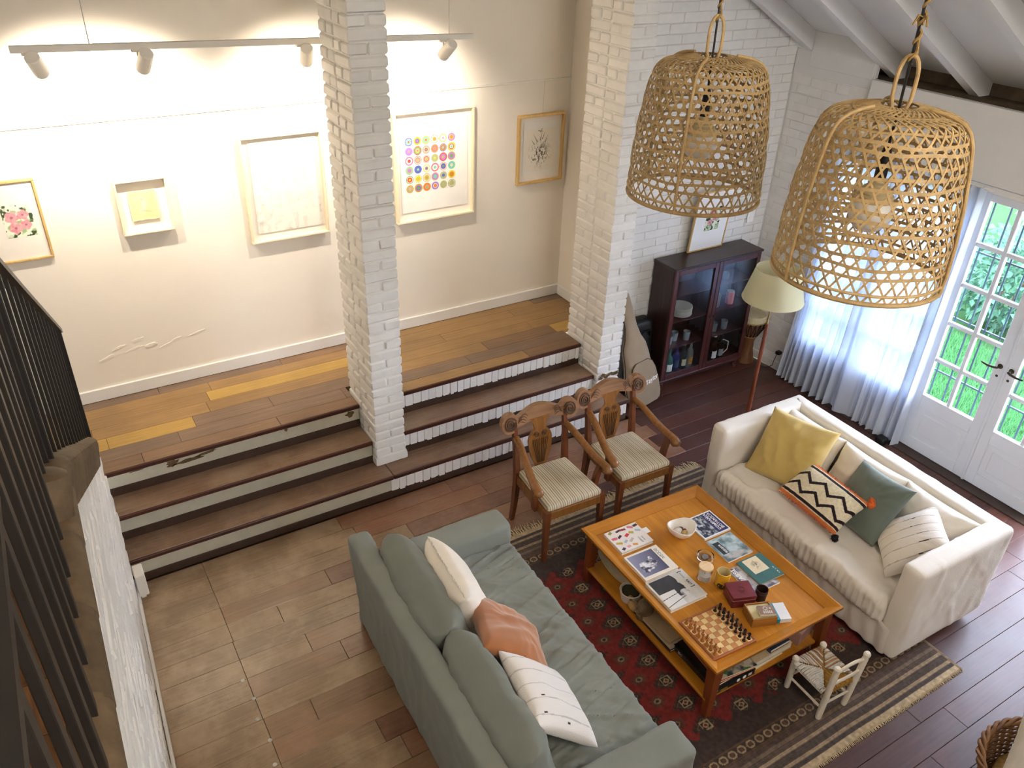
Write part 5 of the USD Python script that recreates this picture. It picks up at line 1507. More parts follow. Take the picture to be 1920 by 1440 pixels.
# green sofa: two back cushions and three pillows
cushion('back_cushion', 'plump sage green back cushion at the far end of the green sofa', 'cushion', (1.31, 2.86, .592), (.03, .78, 0), (-.13, 0, .42), .80, .40, .23, 'green_cushion', 'sage green back cushions', 3, wr=.019, puff=.36, pinch=.02, pw=5.0, n=60)
cushion('back_cushion', 'plump sage green back cushion at the near end of the green sofa', 'cushion', (1.30, 2.07, .592), (.03, .78, 0), (-.13, 0, .42), .80, .40, .23, 'green_cushion', 'sage green back cushions', 8, wr=.019, puff=.36, pinch=.02, pw=5.0, n=60)
mat('white_linen', S(236, 228, 214), rough=.9, spec=.1, var=.04, vs=10, bump=.3, bs=120, bd=.003, sheen=.2)
mat('rust_velvet', S(176, 112, 66), rough=.8, spec=.15, var=.12, vs=7, bump=.1, bs=120, sheen=.6)
mat('mustard', S(206, 178, 106), rough=.8, spec=.12, var=.08, vs=7, bump=.1, bs=120, sheen=.3)
mat('bottle_green', S(104, 114, 103), rough=.8, spec=.12, var=.08, vs=7, bump=.15, bs=150, sheen=.4)
vcol('pillow_print', rough=.92, spec=.08, bump=.4, bs=160, bd=.003, sheen=.15)
cushion('pillow', 'white linen pillow with frayed edges at the far end of the green sofa', 'pillow', (1.50, 2.84, .600), (.05, .56, -.03), (-.14, 0, .40), .56, .42, .20, 'white_linen', seed=5, wr=.014, pw=3.6, extra=fringe_edges(.52, .40, 'white_linen', .022, 70, 3, (0,)))
cushion('pillow', 'rust brown velvet pillow between the two white ones on the green sofa', 'pillow', (1.575, 2.43, .60), (.14, .40, -.10), (-.33, .10, .28), .48, .44, .15, 'rust_velvet', seed=11, wr=.026)
def p_dash(V):
    C = np.tile(np.array(S(238, 232, 224)), (len(V), 1))
    for k in range(5):
        x = -.17 + k * .085
        m = (np.abs(V[:, 0] - x) < .0028) & (V[:, 1] > -9)
        C[m] = S(202, 196, 188)
    for x, y_ in ((-.16, .17), (-.07, .15), (-.19, .02)):
        C[(np.abs(V[:, 0] - x) < .004) & (np.abs(V[:, 1] - y_) < .010)] = S(50, 46, 48)
    return C
def p_line(V):
    C = np.tile(np.array(S(238, 230, 218)), (len(V), 1))
    for k in range(6):
        x = -.165 + k * .066
        m = np.abs(V[:, 0] - x) < .0026
        C[m] = S(196, 184, 170)
        C[m & (np.abs(V[:, 1] - .06 - .03 * math.sin(k)) < .035)] = S(52, 46, 48)
    return C
cushion('pillow', 'white pillow with thin dark stripes lying on the green sofa seat', 'pillow', (1.545, 2.02, .590), (.06, .43, .0), (-.33, .03, .32), .46, .46, .15, 'pillow_print', seed=21, n=110, paint=p_dash, wr=.009)
# white sofa: back pillows and five scatter pillows
mat('white_cotton', S(232, 224, 210), rough=.9, spec=.1, var=.03, vs=8, bump=.2, bs=120, bd=.003, sheen=.2)
for yv, sd, lb in ((2.90, 31, 'white back pillow behind the mustard one on the white sofa'), (2.39, 37, 'white back pillow behind the dark green one on the white sofa'), (1.90, 41, 'white back pillow in the near corner of the white sofa')):
    cushion('back_pillow', lb, 'pillow', (4.335, yv, .575), (0, .5, 0), (.15, 0, .30), .52, .36, .17, 'white_cotton', 'white back pillows of the white sofa', sd, wr=.022)
cushion('pillow', 'large mustard yellow pillow in the far corner of the white sofa', 'pillow', (4.115, 2.845, .620), (.10, -.45, .02), (.28, .06, .36), .50, .50, .17, 'mustard', seed=51, wr=.030)
cushion('pillow', 'dark green pillow standing on its corner behind the zigzag one', 'pillow', (4.17, 2.235, .590), (-.06, -.42, .05), (.30, .03, .33), .44, .44, .14, 'bottle_green', seed=57, wr=.018)
def p_zig(V):
    x, y_ = V[:, 0], V[:, 1]
    C = np.tile(np.array(S(226, 214, 184)), (len(V), 1))
    DKs = np.array(S(46, 34, 38)); ORs = np.array(S(214, 120, 64))
    tri = np.abs(np.mod(x + .02, .15) - .075) / .075
    for off in (-.055, .035):
        m = np.abs(y_ - off - .055 * (tri - .5)) < .0125
        C[m] = DKs
    C[np.abs(np.abs(y_) - .115) < .009] = DKs
    C[np.abs(np.abs(y_) - .140) < .010] = ORs
    return C * (.85 + .3 * noise(V * 90, 3))[:, None]
mat('orange_yarn', S(206, 104, 56), rough=.95, spec=.05, var=.15)
def zig_extra(t, M):
    q = np.random.default_rng(5)
    out = []
    for s in (-1, 1):
        for k in range(60):
            u = -.245 + .49 * k / 59
            out.append(tube([(u, s * .142, 0), (u + q.uniform(-.004, .004), s * .158, q.uniform(-.008, .008))], [.0035, .002], 4))
    obj('fringe', tf(join(*out), M), 'orange_yarn', t, kind='stuff')
    def tassel(c, m_, r):
        o = [pebble((r, r, r), 3)]
        for k in range(40):
            d = q.normal(size=3); d /= np.linalg.norm(d)
            o.append(tube([d * r * .8, d * r * 1.35], [.003, .002], 4))
        obj('tassel', tf(join(*o), None, M @ np.array(c)), m_, t)
    tassel((.262, -.160, -.01), 'ink_black', .022)
    tassel((.262, .155, .0), 'orange_yarn', .024); tassel((.25, .175, .01), 'orange_yarn', .018)
cushion('pillow', 'cream wool pillow with black zigzags, orange edges and tassels', 'pillow', (3.985, 2.44, .560), (-.035, -.49, .0), (.27, -.01, .17), .51, .31, .12, 'pillow_print', seed=61, n=130, paint=p_zig, wr=.007, extra=zig_extra)
cushion('pillow', 'white pillow with thin stripes leaning into the near arm of the white sofa', 'pillow', (4.115, 1.865, .575), (.22, .25, .02), (.27, -.17, .26), .42, .42, .15, 'pillow_print', seed=67, n=110, paint=p_line, wr=.012)

# ================================================================== ARMCHAIRS
wood('chair_wood', S(112, 70, 30), S(150, 100, 48), rough=.33, spec=.45, axis=2, grain=45, rvar=.06, bump=.05, coat=.15)
wood('chair_leg_wood', S(92, 48, 26), S(124, 70, 38), rough=.33, spec=.45, axis=2, grain=45, rvar=.06, bump=.05, coat=.15)
wood('chair_crest_wood', S(126, 88, 58), S(158, 116, 80), rough=.36, spec=.4, axis=0, grain=40, rvar=.05, bump=.05, coat=.1)
wood('carving_wood', S(70, 46, 28), S(104, 72, 44), rough=.4, spec=.4, axis=0, grain=40, rvar=.05, bump=.2)
vcol('striped_seat', rough=.85, spec=.12, bump=.2, bs=200)
def taper(p0, p1, a0, b0, a1, b1):
    return hull([(p0[0] + s * a0, p0[1] + u * b0, p0[2]) for s in (-1, 1) for u in (-1, 1)] + [(p1[0] + s * a1, p1[1] + u * b1, p1[2]) for s in (-1, 1) for u in (-1, 1)])
def sweep_sq(pts, a, b):
    """rectangular bar through points, sized a (x) by b (yz)"""
    return join(*[taper2(pts[i], pts[i + 1], a[i], b[i], a[i + 1], b[i + 1]) for i in range(len(pts) - 1)])
def taper2(p0, p1, a0, b0, a1, b1):
    p0, p1 = np.array(p0, float), np.array(p1, float)
    d = p1 - p0; nrm = np.array([0, -d[2], d[1]]); nrm /= np.linalg.norm(nrm) + 1e-9
    P = []
    for p, a, b in ((p0, a0, b0), (p1, a1, b1)):
        for s in (-1, 1):
            for u in (-1, 1):
                P.append(p + np.array([s * a, 0, 0]) + nrm * u * b)
    return hull(P)
def armchair(label, loc, rot):
    t = thing('armchair', label, 'armchair', loc, (0, 0, rot), 'carved wooden armchairs')
    for s in (-1, 1):
        obj('leg', taper((s * .215, -.225, .44), (s * .218, -.228, 0), .021, .021, .013, .013), 'chair_leg_wood', t)
        P = [(s * .195, .262, 0), (s * .195, .232, .18), (s * .195, .214, .36), (s * .195, .216, .46), (s * .198, .240, .66), (s * .200, .272, .84)]
        obj('leg', sweep_sq(P, [.014, .016, .018, .018, .016, .015], [.016, .020, .024, .022, .018, .015]), 'chair_leg_wood', t)
        # arm sweeping down to a scroll
        A = np.array([(s * .200, .236, .735), (s * .212, .15, .715), (s * .232, .04, .665), (s * .252, -.06, .625), (s * .264, -.13, .612), (s * .270, -.180, .606), (s * .270, -.200, .590), (s * .270, -.198, .572)])
        u = np.linspace(0, 1, 8); uu = np.linspace(0, 1, 26)
        A = np.stack([np.interp(uu, u, A[:, k]) for k in range(3)], 1)
        A[1:-1] = (A[:-2] + A[1:-1] * 2 + A[2:]) / 4
        ar = obj('arm', tube(A, np.interp(uu, [0, .3, .7, .9, 1], [.022, .025, .028, .032, .022]), 12, flat=(1.1, .8)), 'chair_wood', t)
        a = np.linspace(0, 4.2 * PI, 46); r_ = .027 * (1 - a / (4.9 * PI))
        obj('scroll', join(tf(lathe([(0, -.021), (.028, -.021), (.030, -.018), (.030, .018), (.028, .021), (0, .021)], 24), rotm((0, 1, 0), 90), (s * .270, -.178, .585)),
            *[tube(np.c_[np.full(46, s * .270 + e * .0215), -.178 + r_ * np.cos(a), .585 + r_ * np.sin(a)], .0028, 5) for e in (-1, 1)]), 'chair_wood', ar)
        obj('arm_post', sweep_sq([(s * .262, -.120, .600), (s * .246, -.108, .50), (s * .234, -.100, .375)], [.016, .017, .015], [.018, .020, .022]), 'chair_leg_wood', t)
    obj('seat_rail', cham(-.20, .20, -.244, -.214, .372, .437, .004), 'chair_wood', t)
    obj('seat_rail', cham(-.18, .18, .200, .228, .372, .432, .004), 'chair_wood', t)
    for s in (-1, 1):
        obj('seat_rail', hull([(s * (.232 - .028 * e), -.22, z) for e in (0, 1) for z in (.372, .435)] + [(s * (.205 - .026 * e), .215, z) for e in (0, 1) for z in (.372, .435)]), 'chair_wood', t)
    # drop-in seat
    m = softbox(-.215, .215, -.232, .205, .425, .478, .024, .0036)
    V = np.array(m.vertices); V[:, 0] *= 1 - .10 * (V[:, 1] + .23) / .44
    V[:, 2] += .014 * np.clip(1 - (V[:, 0] / .2) ** 2, 0, 1) * np.clip(1 - (V[:, 1] / .22) ** 2, 0, 1) * (V[:, 2] > .45)
    m.vertices = V
    st_ = (np.mod(V[:, 0] / (1 - .10 * (V[:, 1] + .23) / .44), .0165) < .0060)
    C = np.where(st_[:, None], np.array(S(158, 142, 116)), np.array(S(214, 202, 176))) * (.94 + .12 * noise(V * 40, 3))[:, None]
    obj('seat_cushion', m, 'striped_seat', t, smooth=True, cd=C)
    # crest rail
    xs = np.linspace(-.245, .245, 41)
    hump = .052 * np.clip(np.cos(xs / .175 * PI / 2), 0, 1) ** 1.2
    top = [(x, .862 + h_) for x, h_ in zip(xs, hump)]; bot = [(x, .792 + .5 * h_ + .006) for x, h_ in zip(xs, hump)]
    poly = Polygon(top + bot[::-1]).union(Point(-.235, .838).buffer(.068, 16)).union(Point(.235, .838).buffer(.068, 16)).buffer(.012).buffer(-.012)
    g = prism(poly, .040)
    V = np.array(g.vertices); M_ = tf(g, XZ, (0, .298, 0))
    M_ = M_.subdivide_to_size(.05)
    V = np.array(M_.vertices); V[:, 1] += .018 * (1 - (V[:, 0] / .28) ** 2) - .006 + (V[:, 2] - .84) * .25; M_.vertices = V
    crest = obj('crest_rail', M_, 'chair_crest_wood', t)
    cv_ = []
    for s in (-1, 1):
        a = np.linspace(.4, 4.6 * PI, 60); r_ = .050 * (1 - a / (5.3 * PI))
        cv_.append(tube(np.c_[s * (.236 - r_ * np.cos(a)), .252 + 0 * a + (r_ * np.sin(a)) * .25, .838 + r_ * np.sin(a)], .0052, 6))
        for k in range(4):
            b = np.linspace(0, 1, 9)
            cv_.append(tube(np.c_[s * (.185 - .065 * b - .006 * k), .262 - .004 * b + (.02 * np.sin(b * PI)) * .2, .80 + .014 * k + .030 * np.sin(b * PI * .8) * (1 + .2 * k)], .0042 * (1 - .5 * b), 6))
        for k in range(3):
            aa_ = np.linspace(0, 2 * PI, 17)[:-1]
            cv_.append(tube(np.c_[s * .236 + (.010 + .017 * k) * np.cos(aa_), .250 + (.010 + .017 * k) * np.sin(aa_) * .25, .838 + (.010 + .017 * k) * np.sin(aa_)], .0028, 5, closed=True))
    obj('carving', join(*cv_), 'carving_wood', crest)
    # vase shaped splat
    zz = np.linspace(.42, .83, 40)
    wv = np.interp(zz, [.42, .46, .53, .60, .66, .70, .725, .745, .78, .83], [.036, .042, .072, .090, .094, .084, .062, .044, .050, .085])
    sp_ = prism(Polygon([(w, z) for w, z in zip(wv, zz)] + [(-w, z) for w, z in zip(wv[::-1], zz[::-1])]), .016)
    sp_ = tf(sp_, XZ, (0, .238, 0)).subdivide_to_size(.06)
    V = np.array(sp_.vertices); V[:, 1] += np.clip((V[:, 2] - .45), 0, 1) * .13 - .006; sp_.vertices = V
    splat = obj('splat', sp_, 'chair_wood', t)
    fy = lambda z: .220 + np.clip(z - .45, 0, 1) * .13 - .0065
    cs_ = []
    for s in (-1, 1):
        a = np.linspace(0, 3.6 * PI, 40); r_ = .022 * (1 - a / (4.2 * PI)); z_ = .700 + r_ * np.sin(a)
        cs_.append(tube(np.c_[s * (.030 + r_ * np.cos(a)), fy(z_), z_], .0030, 5))
        for k in range(4):
            b = np.linspace(0, 1, 12); z_ = .665 - .185 * b
            cs_.append(tube(np.c_[s * (.060 - .016 * k) * np.cos(b * .9) * (1 - .35 * b), fy(z_), z_], .0030, 5))
    obj('carving', join(*cs_), 'carving_wood', splat)
    return t
ch1 = armchair('carved wooden armchair with striped seat, standing beside the green sofa', (2.621, 3.523, .002), -2.1)
dup(ch1, (3.244, 3.545, .002), (0, 0, -2.0), 'carved wooden armchair with striped seat, standing nearer the brick pillar and guitar bag')

# ---- child's chair
mat('turned_white', S(232, 222, 202), rough=.5, spec=.35, var=.06, vs=14, bump=.1, bs=40, rvar=.02)
mat('rush_white', S(226, 218, 204), rough=.8, spec=.15, var=.18, vs=50, rvar=.12)
mat('rush_brown', S(170, 130, 92), rough=.85, spec=.1, var=.3, vs=50, rvar=.15)
mat('rush_ochre', S(176, 132, 62), rough=.85, spec=.1, var=.25, vs=40, rvar=.15)
kc = thing('child_chair', 'small white painted child chair with a worn rush seat by the table end', 'chair', (3.165, 1.632, .011), (0, 0, -3))
def spindle(p0, p1, r, rings=True):
    p0, p1 = np.array(p0, float), np.array(p1, float)
    L = np.linalg.norm(p1 - p0)
    pr = [(0, 0), (r * .86, 0), (r, .008)] + [(r, L * .45), (r * .9, L * .46), (r * .9, L * .475), (r, L * .485)] + [(r, L - .05), (r * .85, L - .045), (r * .85, L - .035), (r * 1.05, L - .028), (r * 1.1, L - .012), (r * .7, L - .001), (0, L)]
    z_ = (p1 - p0) / L
    x_ = np.cross(z_, (0, 1, 0)); x_ /= np.linalg.norm(x_); y_ = np.cross(z_, x_)
    return tf(lathe(pr, 16), np.stack([x_, y_, z_], 1), p0)
FL, FR, BLg, BR_ = (-.105, .118, 0), (.105, .118, 0), (-.100, -.118, 0), (.100, -.118, 0)
for p, top in ((FL, (-.108, .112, .262)), (FR, (.108, .112, .262)), (BLg, (-.112, -.140, .445)), (BR_, (.112, -.140, .445))):
    obj('leg', spindle(p, top, .0175), 'turned_white', kc)
for a, b in (((-.105, .115, .085), (-.102, -.122, .085)), ((.105, .115, .085), (.102, -.122, .085)), ((-.10, -.122, .12), (.10, -.122, .12)), ((-.105, .116, .10), (.105, .116, .10))):
    obj('stretcher', tube([a, b], .0075, 10), 'turned_white', kc)
for z, arch in ((.300, 0), (.385, .03)):
    u = np.linspace(-1, 1, 13)
    obj('back_slat', tube(np.c_[u * .105, -.131 - (z - .26) * .04 - .004 * (1 - u ** 2), z + arch * (1 - u ** 2)], .0105, 10, flat=(.8, 1.2)), 'turned_white', kc)
q_ = np.random.default_rng(19)
strands = {'rush_white': [], 'rush_brown': [], 'rush_ochre': []}
for side in range(4):
    for k in range(26):
        f = (k + .5) / 26
        a = -.108 + .216 * f
        depth_ = min(f, 1 - f) * .216 + .004
        jit = q_.uniform(-.003, .003)
        x0_, y0_ = a, .118
        pth = [(a, .126, .205), (a + jit, .124, .222), (a + jit, .10, .2275 + q_.uniform(0, .004)), (a * .98, .118 - depth_ * .98, .224 + q_.uniform(-.004, .004))]
        R_ = rotm((0, 0, 1), side * 90)
        pth = [R_ @ np.array(p) for p in pth]
        mm = ('rush_brown' if q_.uniform() < .4 else 'rush_white') if side in (0, 3) else ('rush_white' if side == 1 else 'rush_ochre')
        strands[mm].append(tube(pth, .0046, 5))
for k, v in strands.items():
    obj('rush_strands', join(*v), k, kc, kind='stuff')
obj('rush_underside', softbox(-.108, .108, -.108, .108, .185, .216, .012, .02, .008, 20, 4), 'rush_ochre', kc)

# ================================================================== FLOOR LAMP
thin('shade_cloth', S(222, 217, 184), S(226, 220, 186), mixf=.35)
mat('brass', S(176, 150, 92), rough=.3, spec=.5, metal=.8, var=.05)
wood('lamp_wood', S(104, 52, 32), S(134, 72, 46), rough=.3, spec=.45, axis=2, grain=40, bump=.03)
fl = thing('floor_lamp', 'floor lamp with pale yellow conical shade on a reddish wooden pole', 'floor lamp', (4.76, 3.79, .002))
obj('base', lathe([(0, 0), (.135, 0), (.14, .006), (.138, .018), (.06, .028), (.03, .04), (.02, .06), (0, .06)], 40), 'lamp_wood', fl)
obj('pole', lathe([(0, .05), (.022, .05), (.017, .5), (.0145, 1.02), (.012, 1.03), (0, 1.03)], 16), 'lamp_wood', fl)
obj('upper_tube', lathe([(0, 1.02), (.0065, 1.02), (.0065, 1.34), (0, 1.34)], 12), 'brass', fl)
sh_ = [(.236, 1.245), (.168, 1.50)]
obj('shade', lathe([(.236, 1.245), (.2345, 1.245), (.1665, 1.50), (.168, 1.50), (.236, 1.245)], 64), 'shade_cloth', fl)
for r, z in ((.2355, 1.246), (.1675, 1.499)):
    a = np.linspace(0, 2 * PI, 49)[:-1]
    obj('shade_ring', tube(np.c_[r * np.cos(a), r * np.sin(a), np.full(48, z)], .0028, 6, closed=True), 'cover_cream', fl)
obj('spider', join(*[tube([(0, 0, 1.33), (.166 * math.cos(a), .166 * math.sin(a), 1.495)], .002, 5) for a in (.3, 2.4, 4.5)]), 'brass', fl)
obj('bulb', lathe([(0, 1.30), (.013, 1.30), (.014, 1.33), (.030, 1.37), (.032, 1.395), (.022, 1.42), (0, 1.428)], 20), 'bulb_glass', fl)

# ================================================================== DISPLAY CABINET AND WHAT IT HOLDS
wood('cabinet_wood', S(40, 26, 22), S(62, 38, 32), rough=.35, spec=.45, axis=2, grain=40, rvar=.06, bump=.04, coat=.1)
wood('cabinet_front_wood', S(62, 32, 30), S(88, 46, 42), rough=.32, spec=.45, axis=2, grain=40, rvar=.06, bump=.04, coat=.2)
cabn = thing('display_cabinet', 'dark wooden display cabinet with two glazed doors and short curved legs', 'cabinet', (5.025, 4.775, .002))
X0, X1, Y0, Y1, ZB, ZTOP = -.505, .505, -.125, .130, .105, 1.215
obj('side_panel', cham(X0, X0 + .022, Y0, Y1, ZB, ZTOP - .02, .002), 'cabinet_wood', cabn)
obj('side_panel', cham(X1 - .022, X1, Y0, Y1, ZB, ZTOP - .02, .002), 'cabinet_wood', cabn)
obj('back_panel', bx(X0 + .02, X1 - .02, Y1 - .012, Y1 - .002, ZB, ZTOP - .02), 'cabinet_wood', cabn)
obj('top', cham(X0 - .014, X1 + .014, Y0 - .030, Y1, ZTOP - .022, ZTOP, .005), 'cabinet_wood', cabn)
obj('bottom', cham(X0 - .006, X1 + .006, Y0 - .024, Y1, ZB - .022, ZB + .004, .005), 'cabinet_front_wood', cabn)
obj('divider', cham(-.012, .012, Y0, Y1 - .012, ZB, ZTOP - .02, .002), 'cabinet_wood', cabn)
SHZ = (.415, .675, .930)
for z in SHZ:
    for a, b in ((X0 + .022, -.012), (.012, X1 - .022)):
        obj('shelf', cham(a, b, Y0 + .01, Y1 - .012, z - .009, z, .001), 'cabinet_front_wood', cabn)
for sx in (X0 + .05, X1 - .05):
    for sy in (Y0 + .02, Y1 - .04):
        obj('leg', tube([(sx, sy, .09), (sx + math.copysign(.012, sx), sy - .012, .06), (sx + math.copysign(.004, sx), sy - .004, .025), (sx + math.copysign(.014, sx), sy - .012, .0)], [.022, .018, .012, .016], 10), 'cabinet_front_wood', cabn)
for s, a, b in ((-1, X0, -.002), (1, .002, X1)):
    D = thing_d = None
    fr0 = obj('door', join(cham(a, a + .042, Y0 - .022, Y0 - .002, ZB + .006, ZTOP - .024, .003), cham(b - .042, b, Y0 - .022, Y0 - .002, ZB + .006, ZTOP - .024, .003),
                           cham(a + .042, b - .042, Y0 - .022, Y0 - .002, ZTOP - .068, ZTOP - .024, .003), cham(a + .042, b - .042, Y0 - .022, Y0 - .002, ZB + .006, ZB + .058, .003)), 'cabinet_front_wood', cabn)
    obj('glass', bx(a + .040, b - .040, Y0 - .013, Y0 - .010, ZB + .055, ZTOP - .066), 'cabinet_glass', fr0)
    obj('beading', join(*[cham(p, q, Y0 - .024, Y0 - .016, r, u, .001) for p, q, r, u in ((a + .040, a + .046, ZB + .056, ZTOP - .067), (b - .046, b - .040, ZB + .056, ZTOP - .067), (a + .04, b - .04, ZTOP - .071, ZTOP - .065), (a + .04, b - .04, ZB + .055, ZB + .061))]), 'cabinet_front_wood', fr0)
    xk = b - .02 if s < 0 else a + .02
    obj('knob', tf(lathe([(0, 0), (.006, 0), (.005, .010), (.011, .016), (.011, .022), (0, .026)], 16), rotm((1, 0, 0), 90), (xk, Y0 - .022, .66)), 'bronze', fr0)
CX, CY = 5.025, 4.775
def inside(name, label, cat_, x, y_, z, prof, m_, parts=(), group=None, n=24):
    t = thing(name, label, cat_, (CX + x, CY + y_, z + .0025), (0, 0, 0), group)
    obj('body', lathe(prof, n), m_, t)
    for nm, pr_, mm in parts:
        obj(nm, pr_ if hasattr(pr_, 'faces') else lathe(pr_, n), mm, t)
    return t
plate_prof = [(0, 0), (.055, 0), (.060, .003), (.098, .011), (.100, .013), (.097, .0135), (.058, .006), (0, .005)]
NUM = ['bottom', 'second', 'third', 'fourth', 'fifth', 'sixth', 'seventh', 'eighth', 'ninth', 'top']
pl = None
for k in range(10):
    lb = '%s white plate of the stack behind the left cabinet door' % NUM[k] if k in (0, 9) else '%s white plate from the bottom of the stack behind the left cabinet door' % NUM[k]
    loc = (CX - .245 + .002 * math.sin(k * 2), CY - .005 + .002 * math.cos(k * 3), SHZ[1] + .003 + k * .0088)
    if pl is None:
        pl = thing('plate', lb, 'plate', loc, (0, 0, 0), 'stack of white plates in the cabinet'); obj('dish', lathe(plate_prof, 40), 'ceramic_white', pl)
    else:
        dup(pl, loc, (0, 0, 0), lb)
def glassm(name, col, rough=.06):
    MATS[name] = usdkit.material(stage, '/World/Looks/' + name, {'p': ('principled_bsdf', {'base_color': col, 'roughness': rough, 'transmission_weight': .75, 'ior': 1.45, 'coat_weight': .2})}, [], surface='p.BSDF')
glassm('glass_teal', S(96, 190, 180)); glassm('glass_blue', S(44, 66, 170)); glassm('glass_green', S(40, 84, 56)); glassm('glass_clear', S(214, 226, 230)); glassm('glass_amber', S(70, 44, 24))
def bottle(label, x, y_, m_, h=.27, r=.036, cap='white_metal', lab=None, group='bottles in the cabinet'):
    pr_ = [(0, 0), (r, 0), (r * 1.02, .006), (r, h * .55), (r * .85, h * .64), (r * .38, h * .74), (r * .34, h * .93), (r * .42, h * .935), (r * .42, h * .955), (0, h * .955)]
    ps = [('cap', [(0, h * .94), (r * .44, h * .94), (r * .44, h), (0, h)], cap)]
    if lab:
        a = np.linspace(-PI * .78, -PI * .22, 12); zz_ = (h * .14, h * .42)
        V = np.vstack([np.c_[r * 1.03 * np.cos(a), r * 1.03 * np.sin(a), np.full(12, z)] for z in zz_]); F = []
        for k in range(11):
            F += [(k, k + 1, 13 + k), (k, 13 + k, 12 + k)]
        ps.append(('label', trimesh.Trimesh(V, np.array(F), process=False), lab))
    return inside('bottle', label, 'bottle', x, y_, ZB + .004, pr_, m_, ps, group)
bottle('pale teal bottle with a white label behind the left cabinet door', -.345, -.05, 'glass_teal', .26, .040, 'glass_teal', 'ink_white')
bottle('dark blue bottle with a white cap next to the teal one', -.245, -.035, 'glass_blue', .29, .034, 'ink_white', 'cover_navy')
bottle('clear bottle behind the teal one in the cabinet', -.37, .06, 'glass_clear', .27, .032, 'white_metal')
bottle('dark green bottle between the blue bottle and the door post', -.15, -.03, 'glass_green', .25, .036, 'ink_black', 'cover_cream')
bottle('clear slim bottle beside the middle post of the cabinet', -.08, -.045, 'glass_clear', .28, .032, 'white_metal', 'rush_ochre')
bottle('dark wine bottle with a round white label behind the right door', .20, -.06, 'glass_amber', .27, .038, 'ink_white', 'ink_white')
bottle('dark wine bottle with a lilac label behind the right door', .295, -.05, 'glass_amber', .26, .038, 'ink_black', 'stone_grey')
bottle('tall dark green bottle at the back of the right compartment', .22, .05, 'glass_green', .30, .037, 'glass_green')
bottle('short clear bottle at the left edge of the right compartment', .10, -.04, 'glass_clear', .20, .036, 'ink_white')
hx_ = thing('frame_ornament', 'white hexagonal outline standing behind the wine bottles', 'ornament', (CX + .365, CY - .02, ZB + .0065))
a = np.arange(6) * PI / 3 + PI / 6
obj('hexagon', tube(np.c_[.085 * np.cos(a), 0 * a, .0785 + .085 * np.sin(a)], .005, 6, closed=True), 'ink_white', hx_)
inside('jar', 'glass jar with a pinkish lid on the upper right shelf', 'jar', .10, -.04, SHZ[2], [(0, 0), (.038, 0), (.040, .004), (.040, .085), (.030, .105), (.026, .105), (.034, .084), (.034, .008), (0, .008)], 'glass_clear', [('lid', [(0, .1055), (.031, .1055), (.031, .122), (0, .122)], 'cover_pink')])
inside('jar', 'small glass jar without lid on the upper right shelf', 'jar', .24, -.02, SHZ[2], [(0, 0), (.030, 0), (.031, .004), (.031, .062), (.028, .062), (.027, .008), (0, .008)], 'glass_clear')
inside('pot', 'grey enamel pot with a flat lid on the right shelf', 'pot', .135, .0, SHZ[1], [(0, 0), (.068, 0), (.075, .008), (.075, .105), (.078, .108), (0, .108)], 'ink_grey', [('lid', [(0, .1085), (.078, .1085), (.076, .116), (.016, .126), (.014, .140), (0, .142)], 'ink_grey')])
inside('can', 'salmon pink can with a pale top on the right shelf', 'can', .325, -.035, SHZ[1], [(0, 0), (.036, 0), (.037, .003), (.037, .115), (.035, .118), (0, .118)], 'can_pink' if 'can_pink' in MATS else (mat('can_pink', S(214, 116, 104), rough=.4, var=.06) and 'can_pink'), [('lid', [(0, .1185), (.0345, .1185), (.0345, .124), (0, .124)], 'stone_pale')])
for k, (x, y_, lb) in enumerate(((.085, -.05, 'small tumbler nearest the middle post on the second right shelf'), (.19, -.03, 'small tumbler in the middle of the second right shelf'), (.31, -.04, 'small tumbler at the outer end of the second right shelf'), (-.36, -.03, 'small tumbler at the outer end of the second left shelf'), (-.27, .0, 'small tumbler in the middle of the second left shelf'), (-.16, -.04, 'small tumbler nearest the middle post on the second left shelf'))):
    inside('tumbler', lb, 'glass', x, y_, SHZ[0], [(0, 0), (.026, 0), (.028, .003), (.033, .085), (.031, .085), (.026, .010), (0, .009)], 'glass_clear', (), 'small tumblers in the cabinet')
# picture leaning on the wall
lp = thing('framed_picture', 'small flower print in a white mount leaning on top of the display cabinet', 'picture', (5.05, 4.868, 1.2185), (5.0, 0, 0))
for (a, b, c, d) in ((-.205, .205, 0, .012), (-.205, .205, .538, .55), (-.205, -.193, .012, .538), (.193, .205, .012, .538)):
    obj('frame_side', cham(a, b, -.010, .010, c, d, .002), 'frame_oak', lp)
obj('mount', bx(-.194, .194, -.004, .004, .011, .539), 'white_card', lp)
put_print(lp, 'flower_print', .165, .215, .015, -.0045, .292, 70, 90, floral([(.06, .16, .042), (.11, .12, .040), (.05, .075, .030), (.085, .185, .03)], 14))

